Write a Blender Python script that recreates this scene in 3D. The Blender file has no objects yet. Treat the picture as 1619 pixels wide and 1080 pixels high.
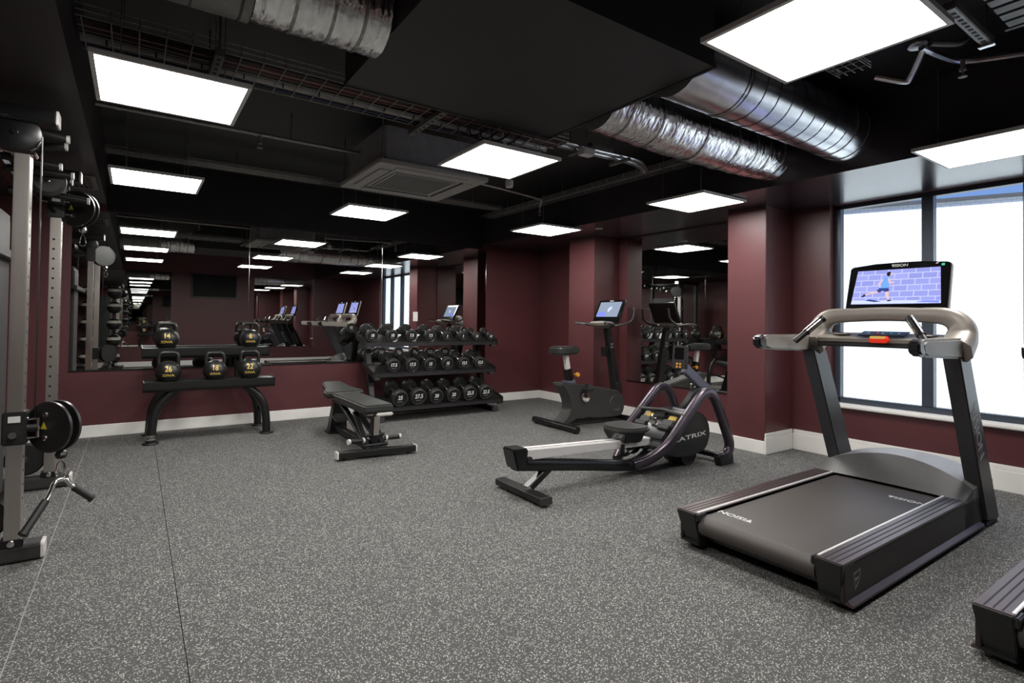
import bpy, bmesh, math, random
from mathutils import Vector, Matrix, Euler
random.seed(7)
PI = math.pi
S = bpy.context.scene
COL = S.collection

# ------------------------------------------------------------------ camera
cam_d = bpy.data.cameras.new('camera'); cam = bpy.data.objects.new('camera', cam_d); COL.objects.link(cam)
yaw, pitch, roll = .606304, .0175585, .0125348
F = Vector((math.sin(yaw)*math.cos(pitch), math.cos(yaw)*math.cos(pitch), math.sin(pitch)))
R0 = Vector((math.cos(yaw), -math.sin(yaw), 0)); U0 = R0.cross(F)
Rr = R0*math.cos(roll) + U0*math.sin(roll); Ur = U0*math.cos(roll) - R0*math.sin(roll)
cam.matrix_world = Matrix(((Rr.x, Ur.x, -F.x, 0), (Rr.y, Ur.y, -F.y, 0), (Rr.z, Ur.z, -F.z, 1.2), (0, 0, 0, 1)))
cam_d.sensor_width = 36; cam_d.lens = 858.7/1619*36; cam_d.shift_y = -47.71/1619
cam_d.clip_start = .02; cam_d.clip_end = 200
S.camera = cam

# ------------------------------------------------------------------ world, sun, exposure
W = bpy.data.worlds.new('World'); S.world = W; W.use_nodes = True
bg = W.node_tree.nodes['Background']
bg.inputs[0].default_value = (.13, .22, .47, 1); bg.inputs[1].default_value = 1.0
sun_d = bpy.data.lights.new('sun', 'SUN'); sun_d.energy = 7.2; sun_d.angle = .01; sun_d.color = (.90, .94, 1.0)
sun = bpy.data.objects.new('sun', sun_d); COL.objects.link(sun)
sun.rotation_euler = Vector((.58, -.34, -.74)).to_track_quat('-Z', 'Y').to_euler()
sun.location = (-4, 0, 12)
PANEL = 17.0
S.view_settings.view_transform = 'Standard'; S.view_settings.look = 'None'
S.view_settings.exposure = 0.9; S.view_settings.gamma = 1.0; S.view_settings.use_curve_mapping = False
try:
    S.cycles.max_bounces = 14; S.cycles.glossy_bounces = 10; S.cycles.transparent_max_bounces = 12
    S.cycles.sample_clamp_indirect = 6
except Exception: pass

# ------------------------------------------------------------------ materials
MATS = {}
def mat(name, base, rough=.5, metal=0., spec=.5, var=.12, scale=30., bump=0., bscale=200., emit=0., emitc=None, coat=0., stretch=None, aniso=0.):
    m = bpy.data.materials.new(name); m.use_nodes = True; MATS[name] = m
    nt = m.node_tree; b = nt.nodes['Principled BSDF']
    tc = nt.nodes.new('ShaderNodeTexCoord'); src = tc.outputs['Object']
    if stretch:
        mp = nt.nodes.new('ShaderNodeMapping'); mp.inputs['Scale'].default_value = stretch
        nt.links.new(src, mp.inputs[0]); src = mp.outputs[0]
    n = nt.nodes.new('ShaderNodeTexNoise'); n.inputs['Scale'].default_value = scale; n.inputs['Detail'].default_value = 4
    nt.links.new(src, n.inputs['Vector'])
    r = nt.nodes.new('ShaderNodeValToRGB'); nt.links.new(n.outputs['Fac'], r.inputs[0])
    r.color_ramp.elements[0].position = .3; r.color_ramp.elements[1].position = .7
    r.color_ramp.elements[0].color = [c*(1-var) for c in base]+[1]; r.color_ramp.elements[1].color = [min(1, c*(1+var)) for c in base]+[1]
    nt.links.new(r.outputs[0], b.inputs['Base Color'])
    b.inputs['Roughness'].default_value = rough; b.inputs['Metallic'].default_value = metal
    b.inputs['Specular IOR Level'].default_value = spec; b.inputs['Coat Weight'].default_value = coat
    if aniso: b.inputs['Anisotropic'].default_value = aniso
    if bump:
        n2 = nt.nodes.new('ShaderNodeTexNoise'); n2.inputs['Scale'].default_value = bscale; n2.inputs['Detail'].default_value = 3
        nt.links.new(src, n2.inputs['Vector'])
        bp = nt.nodes.new('ShaderNodeBump'); bp.inputs['Strength'].default_value = bump; bp.inputs['Distance'].default_value = .01
        nt.links.new(n2.outputs['Fac'], bp.inputs['Height']); nt.links.new(bp.outputs[0], b.inputs['Normal'])
    if emit:
        b.inputs['Emission Color'].default_value = list(emitc or base)+[1]; b.inputs['Emission Strength'].default_value = emit
    return m
mat('maroon', (.088, .0245, .0275), .42, var=.05, scale=3, bump=.03, bscale=260)
mat('black_paint', (.0115, .0098, .0098), .55, var=.1, scale=4, bump=.03)
mat('bulk_paint', (.034, .029, .036), .21, spec=.8, var=.05, scale=4)
mat('bulk_matte', (.024, .017, .017), .5, var=.05, scale=4)
mat('box_paint', (.022, .0215, .021), .6, var=.08, scale=5)
mat('white_trim', (.80, .785, .75), .4, var=.03, scale=8)
mat('white_plastic', (.62, .60, .57), .45, var=.03)
mat('cassette', (.34, .325, .30), .5, var=.04)
mat('black_metal', (.008, .008, .008), .36, var=.2, scale=60, bump=.04, bscale=500)
mat('satin_black', (.0065, .0065, .007), .28, var=.1)
mat('rubber', (.0105, .0105, .010), .5, var=.2, scale=90, bump=.06, bscale=400)
mat('kettle', (.011, .011, .0105), .38, var=.2, scale=70, bump=.08, bscale=420)
mat('vinyl', (.028, .029, .027), .42, var=.1, scale=40, bump=.05, bscale=300)
mat('grey_plastic', (.036, .036, .034), .42, var=.08, bump=.03, bscale=500)
mat('dark_plastic', (.013, .013, .013), .4, var=.1, bump=.03, bscale=500)
mat('gunmetal', (.05, .046, .05), .32, metal=.6, var=.1)
mat('violet_metal', (.085, .07, .085), .3, metal=.75, var=.08)
mat('rail_brown', (.135, .102, .100), .34, metal=.75, var=.1, stretch=(2, 60, 60), scale=20)
mat('side_brown', (.045, .034, .034), .36, metal=.55, var=.08)
mat('taupe', (.25, .222, .195), .45, metal=.3, var=.04, bump=.02, bscale=600)
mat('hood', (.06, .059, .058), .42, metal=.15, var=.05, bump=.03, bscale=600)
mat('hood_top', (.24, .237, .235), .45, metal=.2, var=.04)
mat('chrome', (.72, .70, .67), .12, metal=1, var=.04)
mat('steel', (.60, .56, .52), .32, metal=1, var=.03, stretch=(30, 30, 1), scale=4)
mat('galv', (.66, .67, .69), .25, metal=1, var=.16, scale=9)
mat('galv_dull', (.23, .225, .21), .5, metal=.8, var=.2, scale=14)
mat('foil', (.82, .81, .80), .2, metal=1, var=.16, scale=22, bump=.75, bscale=17, stretch=(2.2, 1, 1))
mat('foil_tape', (.33, .32, .30), .3, metal=1, var=.3, scale=40, bump=.7, bscale=50)
mat('alu', (.86, .84, .82), .38, metal=.45, var=.05, stretch=(1, 60, 60), scale=10)
mat('tray_wire', (.32, .31, .29), .4, metal=.9, var=.2)
mat('pipe', (.36, .34, .31), .42, metal=.7, var=.2)
mat('alu_dull', (.5, .48, .45), .4, metal=.5, var=.08)
mat('red_cable', (.10, .025, .02), .5, var=.2)
mat('blue_cable', (.02, .024, .06), .5, var=.2)
mat('grey_shroud', (.034, .034, .033), .5, var=.06)
mat('gold', (.62, .43, .10), .35, metal=.2, var=.08)
mat('white_print', (.62, .62, .60), .5, var=.04)
mat('white_bright', (.9, .9, .88), .5, var=.02)
mat('grey_print', (.22, .22, .22), .5, var=.04)
mat('mid_print', (.36, .36, .36), .5, var=.04)
mat('orange', (.75, .33, .03), .35, var=.05)
mat('yellow', (.62, .52, .04), .5, var=.05)
mat('red', (.62, .02, .01), .3, var=.05, emit=.25, emitc=(.8, .03, .01))
mat('green', (.02, .35, .2), .4, emit=.3)
mat('frame_blue', (.045, .055, .075), .35, metal=.2, var=.06)
mat('screen_black', (.004, .004, .0045), .12, var=.02)
mat('tv_matte', (.004, .004, .004), .55, spec=.2)
mat('seam_light', (.26, .255, .24), .8, var=.2)
mat('subfloor', (.006, .006, .006), .9)
mat('ball_cream', (.5, .48, .42), .5, var=.05)
mat('ground_out', (.5, .5, .48), .9)
mat('coping', (.06, .06, .065), .7)
mat('dark_slot', (.004, .004, .004), .7)
mat('plate_white', (.8, .8, .78), .6)
mat('body_wood', (.06, .045, .035), .6)
mat('pale_case', (.26, .25, .27), .6, var=.12, scale=12)
mat('violet_case', (.10, .10, .14), .5, var=.12)

def mirror_mat():
    m = bpy.data.materials.new('mirror'); m.use_nodes = True; MATS['mirror'] = m
    b = m.node_tree.nodes['Principled BSDF']; b.inputs['Metallic'].default_value = 1; b.inputs['Roughness'].default_value = .004
    n = m.node_tree.nodes.new('ShaderNodeTexNoise'); n.inputs['Scale'].default_value = .6
    r = m.node_tree.nodes.new('ShaderNodeValToRGB'); r.color_ramp.elements[0].color = (.74, .75, .735, 1); r.color_ramp.elements[1].color = (.77, .78, .765, 1)
    m.node_tree.links.new(n.outputs['Fac'], r.inputs[0]); m.node_tree.links.new(r.outputs[0], b.inputs['Base Color'])
mirror_mat()
def glass_mat():
    m = bpy.data.materials.new('glass'); m.use_nodes = True; MATS['glass'] = m
    nt = m.node_tree; nt.nodes.clear()
    o = nt.nodes.new('ShaderNodeOutputMaterial'); mx = nt.nodes.new('ShaderNodeMixShader')
    t = nt.nodes.new('ShaderNodeBsdfTransparent'); t.inputs[0].default_value = (.93, .96, .96, 1)
    g = nt.nodes.new('ShaderNodeBsdfGlossy'); g.inputs['Roughness'].default_value = .01
    lw = nt.nodes.new('ShaderNodeLayerWeight'); lw.inputs[0].default_value = .5
    pw = nt.nodes.new('ShaderNodeMath'); pw.operation = 'POWER'; pw.inputs[1].default_value = 5; nt.links.new(lw.outputs['Facing'], pw.inputs[0])
    f = nt.nodes.new('ShaderNodeMath'); f.operation = 'MULTIPLY_ADD'; f.inputs[1].default_value = .9; f.inputs[2].default_value = .03; nt.links.new(pw.outputs[0], f.inputs[0])
    nt.links.new(f.outputs[0], mx.inputs[0]); nt.links.new(t.outputs[0], mx.inputs[1]); nt.links.new(g.outputs[0], mx.inputs[2]); nt.links.new(mx.outputs[0], o.inputs[0])
glass_mat()
def floor_mat():
    m = bpy.data.materials.new('rubber_floor'); m.use_nodes = True; MATS['rubber_floor'] = m
    nt = m.node_tree; b = nt.nodes['Principled BSDF']; L = nt.links.new
    g = nt.nodes.new('ShaderNodeNewGeometry')
    v = nt.nodes.new('ShaderNodeTexVoronoi'); v.inputs['Scale'].default_value = 185; v.inputs['Randomness'].default_value = 1
    L(g.outputs['Position'], v.inputs['Vector'])
    sep = nt.nodes.new('ShaderNodeSeparateColor'); L(v.outputs['Color'], sep.inputs[0])
    # flecks: some random cells, shrunk
    gt = nt.nodes.new('ShaderNodeMath'); gt.operation = 'GREATER_THAN'; gt.inputs[1].default_value = .45; L(sep.outputs[0], gt.inputs[0])
    sm = nt.nodes.new('ShaderNodeMapRange'); sm.inputs['From Min'].default_value = .55; sm.inputs['From Max'].default_value = .35; L(v.outputs['Distance'], sm.inputs[0])
    mu = nt.nodes.new('ShaderNodeMath'); mu.operation = 'MULTIPLY'; L(gt.outputs[0], mu.inputs[0]); L(sm.outputs[0], mu.inputs[1])
    mu2 = nt.nodes.new('ShaderNodeMath'); mu2.operation = 'MULTIPLY'; L(mu.outputs[0], mu2.inputs[0]); L(sep.outputs[1], mu2.inputs[1])
    n = nt.nodes.new('ShaderNodeTexNoise'); n.inputs['Scale'].default_value = 2.2; n.inputs['Detail'].default_value = 5; L(g.outputs['Position'], n.inputs['Vector'])
    r = nt.nodes.new('ShaderNodeValToRGB'); L(n.outputs['Fac'], r.inputs[0])
    r.color_ramp.elements[0].color = (.060, .060, .058, 1); r.color_ramp.elements[1].color = (.077, .077, .074, 1)
    mx = nt.nodes.new('ShaderNodeMix'); mx.data_type = 'RGBA'; L(mu2.outputs[0], mx.inputs['Factor']); L(r.outputs[0], mx.inputs['A']); mx.inputs['B'].default_value = (.56, .555, .525, 1)
    L(mx.outputs['Result'], b.inputs['Base Color']); b.inputs['Roughness'].default_value = .7; b.inputs['Specular IOR Level'].default_value = .15
    n2 = nt.nodes.new('ShaderNodeTexNoise'); n2.inputs['Scale'].default_value = 220; n2.inputs['Detail'].default_value = 2; L(g.outputs['Position'], n2.inputs['Vector'])
    bp = nt.nodes.new('ShaderNodeBump'); bp.inputs['Strength'].default_value = .25; bp.inputs['Distance'].default_value = .002
    L(n2.outputs['Fac'], bp.inputs['Height']); L(bp.outputs[0], b.inputs['Normal'])
floor_mat()
def emit_mat(name, col, strength):
    m = bpy.data.materials.new(name); m.use_nodes = True; MATS[name] = m
    nt = m.node_tree; nt.nodes.clear(); o = nt.nodes.new('ShaderNodeOutputMaterial'); e = nt.nodes.new('ShaderNodeEmission')
    e.inputs[0].default_value = list(col)+[1]; e.inputs[1].default_value = strength; nt.links.new(e.outputs[0], o.inputs[0])
emit_mat('diffuser', (1, .975, .94), PANEL)
emit_mat('scr_blue', (.16, .2, .6), .9); emit_mat('scr_navy', (.03, .05, .2), .8); emit_mat('scr_skin', (.62, .42, .42), .8); emit_mat('scr_shirt', (.12, .28, .75), .9)
emit_mat('scr_dark', (.02, .02, .03), .5); emit_mat('scr_grey', (.33, .40, .52), .55); emit_mat('scr_pale', (.5, .55, .92), .8)
def brick_mat(name, c1, c2, mortar, scale, emit):
    m = bpy.data.materials.new(name); m.use_nodes = True; MATS[name] = m
    nt = m.node_tree; b = nt.nodes['Principled BSDF']; L = nt.links.new
    tc = nt.nodes.new('ShaderNodeTexCoord'); mp = nt.nodes.new('ShaderNodeMapping'); mp.inputs['Rotation'].default_value = (0, 0, 0)
    sx = nt.nodes.new('ShaderNodeSeparateXYZ'); cb = nt.nodes.new('ShaderNodeCombineXYZ')
    L(tc.outputs['Object'], sx.inputs[0]); L(sx.outputs[1], cb.inputs[0]); L(sx.outputs[2], cb.inputs[1])
    br = nt.nodes.new('ShaderNodeTexBrick'); br.inputs['Scale'].default_value = scale; L(cb.outputs[0], br.inputs['Vector'])
    br.inputs['Color1'].default_value = c1; br.inputs['Color2'].default_value = c2; br.inputs['Mortar'].default_value = mortar; br.inputs['Mortar Size'].default_value = .018
    if emit:
        e = nt.nodes.new('ShaderNodeEmission'); e.inputs[1].default_value = emit; L(br.outputs[0], e.inputs[0]); L(e.outputs[0], nt.nodes['Material Output'].inputs[0])
    else:
        L(br.outputs[0], b.inputs['Base Color']); b.inputs['Roughness'].default_value = .9
brick_mat('white_brick', (.86, .85, .82, 1), (.80, .79, .76, 1), (.62, .60, .56, 1), 4.4, 0)
mat('white_brick_end', (.84, .83, .80), .9, var=.04, scale=9)
brick_mat('scr_brick', (.27, .29, .62, 1), (.22, .24, .55, 1), (.42, .45, .80, 1), 6.5, .85)

# ------------------------------------------------------------------ mesh helpers
def V(*a): return Vector(a)
class MB:
    def __init__(s): s.v = []; s.f = []
    def add(s, vs, fs):
        o = len(s.v); s.v += [Vector(p) for p in vs]; s.f += [[i+o for i in f] for f in fs]; return s
    def box(s, x0, x1, y0, y1, z0, z1):
        return s.add([(x0,y0,z0),(x1,y0,z0),(x1,y1,z0),(x0,y1,z0),(x0,y0,z1),(x1,y0,z1),(x1,y1,z1),(x0,y1,z1)],
                     [(0,3,2,1),(4,5,6,7),(0,1,5,4),(1,2,6,5),(2,3,7,6),(3,0,4,7)])
    def obox(s, c, size, rot=(0,0,0)):
        m = Euler(rot).to_matrix(); hx, hy, hz = [q/2 for q in size]; c = Vector(c)
        vs = [c+m@V(a*hx,b*hy,d*hz) for d in (-1,1) for a,b in ((-1,-1),(1,-1),(1,1),(-1,1))]
        return s.add(vs, [(0,3,2,1),(4,5,6,7),(0,1,5,4),(1,2,6,5),(2,3,7,6),(3,0,4,7)])
    def hexa(s, p):  # 8 explicit corners, bottom 4 then top 4
        return s.add(p, [(0,3,2,1),(4,5,6,7),(0,1,5,4),(1,2,6,5),(2,3,7,6),(3,0,4,7)])
    def prism(s, poly, a, b, plane='xz'):  # poly in 2d, extruded from a to b on the third axis
        n = len(poly)
        def P(q, t):
            return {'xz': (q[0], t, q[1]), 'xy': (q[0], q[1], t), 'yz': (t, q[0], q[1])}[plane]
        return s.add([P(q, a) for q in poly]+[P(q, b) for q in poly],
                     [list(range(n))[::-1], list(range(n, 2*n))]+[(i, (i+1) % n, n+(i+1) % n, n+i) for i in range(n)])
    def sweep(s, path, prof, up=(0,0,1), closed=False, caps=True, scale=None):
        path = [Vector(p) for p in path]; n = len(path); m = len(prof); up = Vector(up); rings = []
        for i, p in enumerate(path):
            if closed: t = path[(i+1) % n]-path[i-1]
            else: t = path[min(i+1, n-1)]-path[max(i-1, 0)]
            t.normalize(); u = up - t*up.dot(t)
            if u.length < 1e-4: u = V(1,0,0)-t*t.x
            u.normalize(); w = t.cross(u); k = scale[i] if scale else 1
            rings.append([p+(w*a+u*b)*k for a, b in prof])
        o = len(s.v)
        for r in rings: s.v += r
        for i in range(n if closed else n-1):
            j = (i+1) % n
            for a in range(m):
                b = (a+1) % m; s.f.append([o+i*m+a, o+i*m+b, o+j*m+b, o+j*m+a])
        if caps and not closed:
            s.f.append([o+a for a in range(m)][::-1]); s.f.append([o+(n-1)*m+a for a in range(m)])
        return s
    def tube(s, path, r, seg=12, closed=False, up=(0,0,1), scale=None):
        return s.sweep(path, [(r*math.cos(2*PI*i/seg), r*math.sin(2*PI*i/seg)) for i in range(seg)], up, closed, True, scale)
    def rtube(s, path, w, h, up=(0,0,1), b=.2, scale=None):  # chamfered rectangular tube
        w /= 2; h /= 2; c = min(w, h)*b
        return s.sweep(path, [(w,-h+c),(w,h-c),(w-c,h),(-w+c,h),(-w,h-c),(-w,-h+c),(-w+c,-h),(w-c,-h)], up, scale=scale)
    def lathe(s, prof, c=(0,0,0), axis='z', seg=24):  # prof: (radius, along)
        c = Vector(c); o = len(s.v); n = len(prof)
        for k in range(seg):
            a = 2*PI*k/seg; ca, sa = math.cos(a), math.sin(a)
            for r, h in prof:
                s.v.append(c+{'z': V(r*ca, r*sa, h), 'y': V(r*ca, h, r*sa), 'x': V(h, r*ca, r*sa)}[axis])
        for k in range(seg):
            k2 = (k+1) % seg
            for i in range(n-1):
                q = [o+k*n+i, o+k2*n+i, o+k2*n+i+1, o+k*n+i+1]
                s.f.append(q)
        return s
    def cyl(s, p0, p1, r, seg=16, r1=None):
        return s.tube([p0, p1], r, seg, scale=[1, (r1/r if r1 is not None else 1)])
    def xf(s, M):
        s.v = [M@p for p in s.v]; return s
    def build(s, name, m, parent=None, bevel=0, smooth=True, seg=2, org=None, ang=.6):
        me = bpy.data.meshes.new(name)
        off = Vector(org) if org is not None else V(0,0,0)
        me.from_pydata([p-off for p in s.v], [], s.f)
        bm = bmesh.new(); bm.from_mesh(me)
        bmesh.ops.remove_doubles(bm, verts=bm.verts, dist=1e-5)
        bmesh.ops.recalc_face_normals(bm, faces=bm.faces)
        if bevel:
            es = [e for e in bm.edges if len(e.link_faces) == 2 and e.calc_face_angle(0) > .5]
            bmesh.ops.bevel(bm, geom=es, offset=bevel, segments=seg, affect='EDGES', clamp_overlap=True)
        bm.to_mesh(me); bm.free()
        if smooth:
            for p in me.polygons: p.use_smooth = True
            me.set_sharp_from_angle(angle=ang)
        me.materials.append(MATS[m])
        o = bpy.data.objects.new(name, me); COL.objects.link(o)
        if parent: o.parent = parent
        return o
def arc(c, r, a0, a1, n, plane='xz', y=0):
    out = []
    for i in range(n+1):
        a = a0+(a1-a0)*i/n; p, q = c[0]+r*math.cos(a), c[1]+r*math.sin(a)
        out.append({'xz': (p, y, q), 'xy': (p, q, y), 'yz': (y, p, q)}[plane])
    return out
def smoothpath(pts, n=6):  # catmull-rom through points
    P = [Vector(p) for p in pts]; out = []
    for i in range(len(P)-1):
        p0, p1, p2, p3 = P[max(i-1, 0)], P[i], P[i+1], P[min(i+2, len(P)-1)]
        for k in range(n):
            t = k/n
            out.append(.5*((2*p1)+(p2-p0)*t+(2*p0-5*p1+4*p2-p3)*t*t+(3*p1-p0-3*p2+p3)*t**3))
    out.append(P[-1]); return out
def rrect(x0, x1, z0, z1, r, n=5):
    out = []
    for cx, cz, a in ((x1-r, z1-r, 0), (x0+r, z1-r, PI/2), (x0+r, z0+r, PI), (x1-r, z0+r, 1.5*PI)):
        for i in range(n+1): t = a+PI/2*i/n; out.append((cx+r*math.cos(t), cz+r*math.sin(t)))
    return out
def thing(name, label, cat, loc=(0,0,0), rz=0, group=None):
    o = bpy.data.objects.new(name, None); COL.objects.link(o); o.location = loc; o.rotation_euler = (0,0,rz)
    o.empty_display_size = .1
    return tag(o, label, cat, group)
def tag(o, label, cat, group=None):
    o['label'] = label; o['category'] = cat
    if group: o['group'] = group
    return o
def struct(o, label=None):
    o['kind'] = 'structure'
    if label: o['label'] = label
    return o
def share(src, name, parent, loc=(0,0,0), rot=(0,0,0)):
    c = src.copy(); COL.objects.link(c); c.parent = parent; c.location = loc; c.rotation_euler = rot; c.name = name; return c
def dup(root, loc, rz, label, group=None):
    r = root.copy(); COL.objects.link(r); r.location = loc; r.rotation_euler = (0,0,rz); r['label'] = label
    if group: r['group'] = group
    for ch in list(root.children):
        c = ch.copy(); COL.objects.link(c); c.parent = r
        for g in list(ch.children):
            d = g.copy(); COL.objects.link(d); d.parent = c
    return r
def text(name, body, size, m, parent, M, depth=.0008, bold=0., sx=1., warp=None):
    cu = bpy.data.curves.new('t', 'FONT'); cu.body = body; cu.size = size; cu.align_x = 'CENTER'; cu.align_y = 'CENTER'
    cu.extrude = depth; cu.offset = bold; cu.resolution_u = 3
    to = bpy.data.objects.new('t', cu); COL.objects.link(to)
    dg = bpy.context.evaluated_depsgraph_get(); me = bpy.data.meshes.new_from_object(to.evaluated_get(dg))
    bpy.data.objects.remove(to); bpy.data.curves.remove(cu)
    me.name = name
    if warp:
        bm = bmesh.new(); bm.from_mesh(me); bmesh.ops.triangulate(bm, faces=bm.faces)
        for _ in range(3):
            es = [e for e in bm.edges if e.calc_length() > size*.12]
            if es: bmesh.ops.subdivide_edges(bm, edges=es, cuts=1); bmesh.ops.triangulate(bm, faces=bm.faces)
        bm.to_mesh(me); bm.free()
    for v in me.vertices:
        p = V(v.co.x*sx, v.co.y, v.co.z)
        v.co = warp(p) if warp else M@p
    me.materials.clear(); me.materials.append(MATS[m])
    o = bpy.data.objects.new(name, me); COL.objects.link(o); o.parent = parent; return o
def TM(loc, right, up):
    r = Vector(right).normalized(); u = Vector(up); u = (u-r*u.dot(r)).normalized(); n = r.cross(u)
    return Matrix(((r.x,u.x,n.x,loc[0]),(r.y,u.y,n.y,loc[1]),(r.z,u.z,n.z,loc[2]),(0,0,0,1)))

# ================================================================== STRUCTURE
XL, XR, YR, YB, ZC = -1.8, 5.25, -2.15, 6.78, 2.78
ZK = 2.298           # underside of the low bulkheads
XK = 4.15            # front of the window bulkhead
# floor: dark base with rolled rubber strips laid on it
fl = struct(MB().box(XL-.15, XR+.15, YR-.15, YB+.15, -.12, -.012).build('floor', 'subfloor'))
xs = [XL, -.343, .172, XR]
cuts = [[-.6, 3.2], [.4, 4.06], []]
for i in range(len(xs)-1):
    ys = [YR]+cuts[i]+[YB]
    for j in range(len(ys)-1):
        MB().box(xs[i]+.0012, xs[i+1]-.0012, ys[j]+.0008, ys[j+1]-.0008, -.012, 0).build('rubber_strip', 'rubber_floor', fl, bevel=.001, seg=1)
MB().box(-.347, -.339, 1.0, YB, -.011, -.0002).build('seam_filler', 'seam_light', fl)
# walls
wb = struct(MB().box(XL-.15, XR+.15, YB, YB+.15, 0, ZC).build('wall_back', 'maroon'))
wl = struct(MB().box(XL-.15, XL, YR, YB, 0, ZC).build('wall_left', 'maroon'))
wr = struct(MB().box(XL-.15, XR+.15, YR-.15, YR, 0, ZC).build('wall_rear', 'maroon'))
WY0, WY1, WZ0, WZ1 = -.12, 2.44, .49, ZK
wg = MB().box(XR, XR+.15, WY1, YB, 0, ZC).box(XR, XR+.15, YR, WY0, 0, ZC).box(XR, XR+.15, WY0, WY1, 0, WZ0-.034).box(XR, XR+.15, WY0, WY1, ZK, ZC)
struct(wg.build('wall_right', 'maroon'))
struct(MB().box(XL-.15, XR+.15, YR-.15, YB+.15, ZC, ZC+.15).build('ceiling', 'black_paint'))
struct(MB().box(4.80, XR, 5.09, 5.58, 0, ZK).build('pillar', 'maroon', bevel=.004))
struct(MB().box(4.79, XR, 2.79, 3.185, 0, ZK).build('pillar', 'maroon', bevel=.004))
# bulkheads (kept clear of the ceiling slab by touching it)
struct(MB().box(XK, XR, YR, YB, ZK, ZC).build('trim_1', 'bulk_paint'), 'long dark lowered bulkhead running above the window wall')
struct(MB().box(XL, -.252, YR, YB, ZK, ZC).build('trim_2', 'bulk_matte'), 'long dark lowered bulkhead above the cable machine')
struct(MB().box(-.252, XK, YB-.004, YB, 2.243, ZC).build('trim_4', 'black_paint'), 'black painted band on the back wall above the mirror')
sb = struct(MB().box(.86, 2.2, 1.54, 2.77, 2.40, ZC).build('trim_3', 'box_paint'), 'boxed-in dark service casing hanging from the ceiling')
MB().box(2.2, 2.215, 1.54, 2.785, 2.395, 2.42).build('edge_strip', 'box_paint', sb)
MB().box(.86, 2.2, 2.77, 2.785, 2.395, 2.42).build('edge_strip', 'box_paint', sb)
# baseboards
def base(name, pts, h, t):
    m = MB()
    for (a, b) in pts: m.box(min(a[0], b[0]), max(a[0], b[0]), min(a[1], b[1]), max(a[1], b[1]), 0, h)
    return struct(m.build(name, 'white_trim', bevel=.003))
base('baseboard_back', [((XL, YB-.016), (XR, YB))], .118, .016)
base('baseboard_rear', [((XL, YR), (XR, YR+.016))], .118, .016)
base('baseboard_left', [((XL, YR), (XL+.016, YB))], .118, .016)
base('baseboard_right', [((XR-.016, 5.58), (XR, YB-.016)), ((4.784, 5.074), (4.80, 5.596)), ((4.80, 5.074), (XR, 5.09)), ((XR-.016, 3.2), (XR, 5.074)),
     ((4.774, 2.79), (4.79, 3.2)), ((4.79, 3.185), (XR-.016, 3.2))], .118, .016)
bw = MB().box(XR-.018, XR, YR, 2.77, 0, .155).box(XR-.012, XR, YR, 2.77, .155, .192)
bw.box(4.772, XR, 2.772, 2.79, 0, .155).box(4.778, XR, 2.778, 2.79, .155, .192)
struct(bw.build('baseboard_window', 'white_trim', bevel=.004))
# window: sill, frame, mullions, panes
w1 = struct(MB().box(5.33, 5.40, WY0, WY1, WZ0, WZ0+.05).box(5.33, 5.40, WY0, WY1, WZ1-.035, WZ1).box(5.33, 5.40, WY1-.055, WY1, WZ0, WZ1).box(5.33, 5.40, WY0, WY0+.055, WZ0, WZ1).build('window_1', 'frame_blue', bevel=.003))
for y in (1.715, 1.09, .465):
    MB().box(5.325, 5.40, y-.04, y+.04, WZ0+.05, WZ1-.035).build('mullion', 'frame_blue', w1, bevel=.003)
ye = [WY1-.055, 1.755, 1.675, 1.13, 1.05, .505, .425, WY0+.055]
for k in range(4):
    MB().box(5.368, 5.374, ye[2*k+1], ye[2*k], WZ0+.05, WZ1-.035).build('pane', 'glass', w1)
MB().box(5.215, 5.40, WY0-.03, WY1+.03, WZ0-.034, WZ0).build('window_sill', 'white_trim', w1, bevel=.008)
# outside: ground and the sunlit white brick wall across the yard
struct(MB().box(5.5, 30, -25, 30, -.3, -.12).build('ground', 'ground_out'))
ow = struct(MB().box(0, .4, -20, 9, -.12, 3.05).build('wall_outside', 'white_brick'), 'sunlit white painted brick wall across the yard')
MB().box(-.04, .44, -20, 9, 3.05, 3.10).build('coping', 'coping', ow)
ow2 = struct(MB().box(5.6, 30, -6.4, -6.0, -.12, 4.2).build('wall_yard', 'white_brick_end'), 'white painted brick wall closing the yard')
ow.location = (10.02, 2.64, 0); ow.rotation_euler = (0, 0, math.radians(25))

# ================================================================== MIRRORS
def mirror(label, plane, a0, a1, z0, z1, pos, group=None):
    t = thing('wall_mirror', label, 'mirror', (pos if plane == 'x' else (a0+a1)/2, pos if plane == 'y' else (a0+a1)/2, z0), 0, group)
    h = (a1-a0)/2; d = .006
    sg = {'y': -1 if pos > 0 else 1}.get(plane, -1)
    if plane == 'y':
        g = [(-h, sg*d, 0), (h, sg*d, 0), (h, sg*d, z1-z0), (-h, sg*d, z1-z0)]
        MB().add(g, [(0,1,2,3)]).build('mirror_face', 'mirror', t, smooth=False)
        MB().box(-h, h, min(0, sg*(d-.0006)), max(0, sg*(d-.0006)), 0, z1-z0).build('backing', 'satin_black', t)
        MB().box(-h, h, min(0, sg*.012), max(0, sg*.012), -.012, 0).build('edge_channel', 'satin_black', t)
        MB().box(h-.002, h+.001, min(0, sg*.009), max(0, sg*.009), 0, z1-z0).build('polished_edge', 'chrome', t)
    else:
        g = [(-d, -h, 0), (-d, h, 0), (-d, h, z1-z0), (-d, -h, z1-z0)]
        MB().add(g, [(0,1,2,3)]).build('mirror_face', 'mirror', t, smooth=False)
        MB().box(-(d-.0006), 0, -h, h, 0, z1-z0).build('backing', 'satin_black', t)
        MB().box(-.012, 0, -h, h, -.012, 0).build('edge_channel', 'satin_black', t)
    return t
mirror('frameless mirror panel behind the kettlebell rack', 'y', -.52, 1.055, .664, 2.238, YB)
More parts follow.
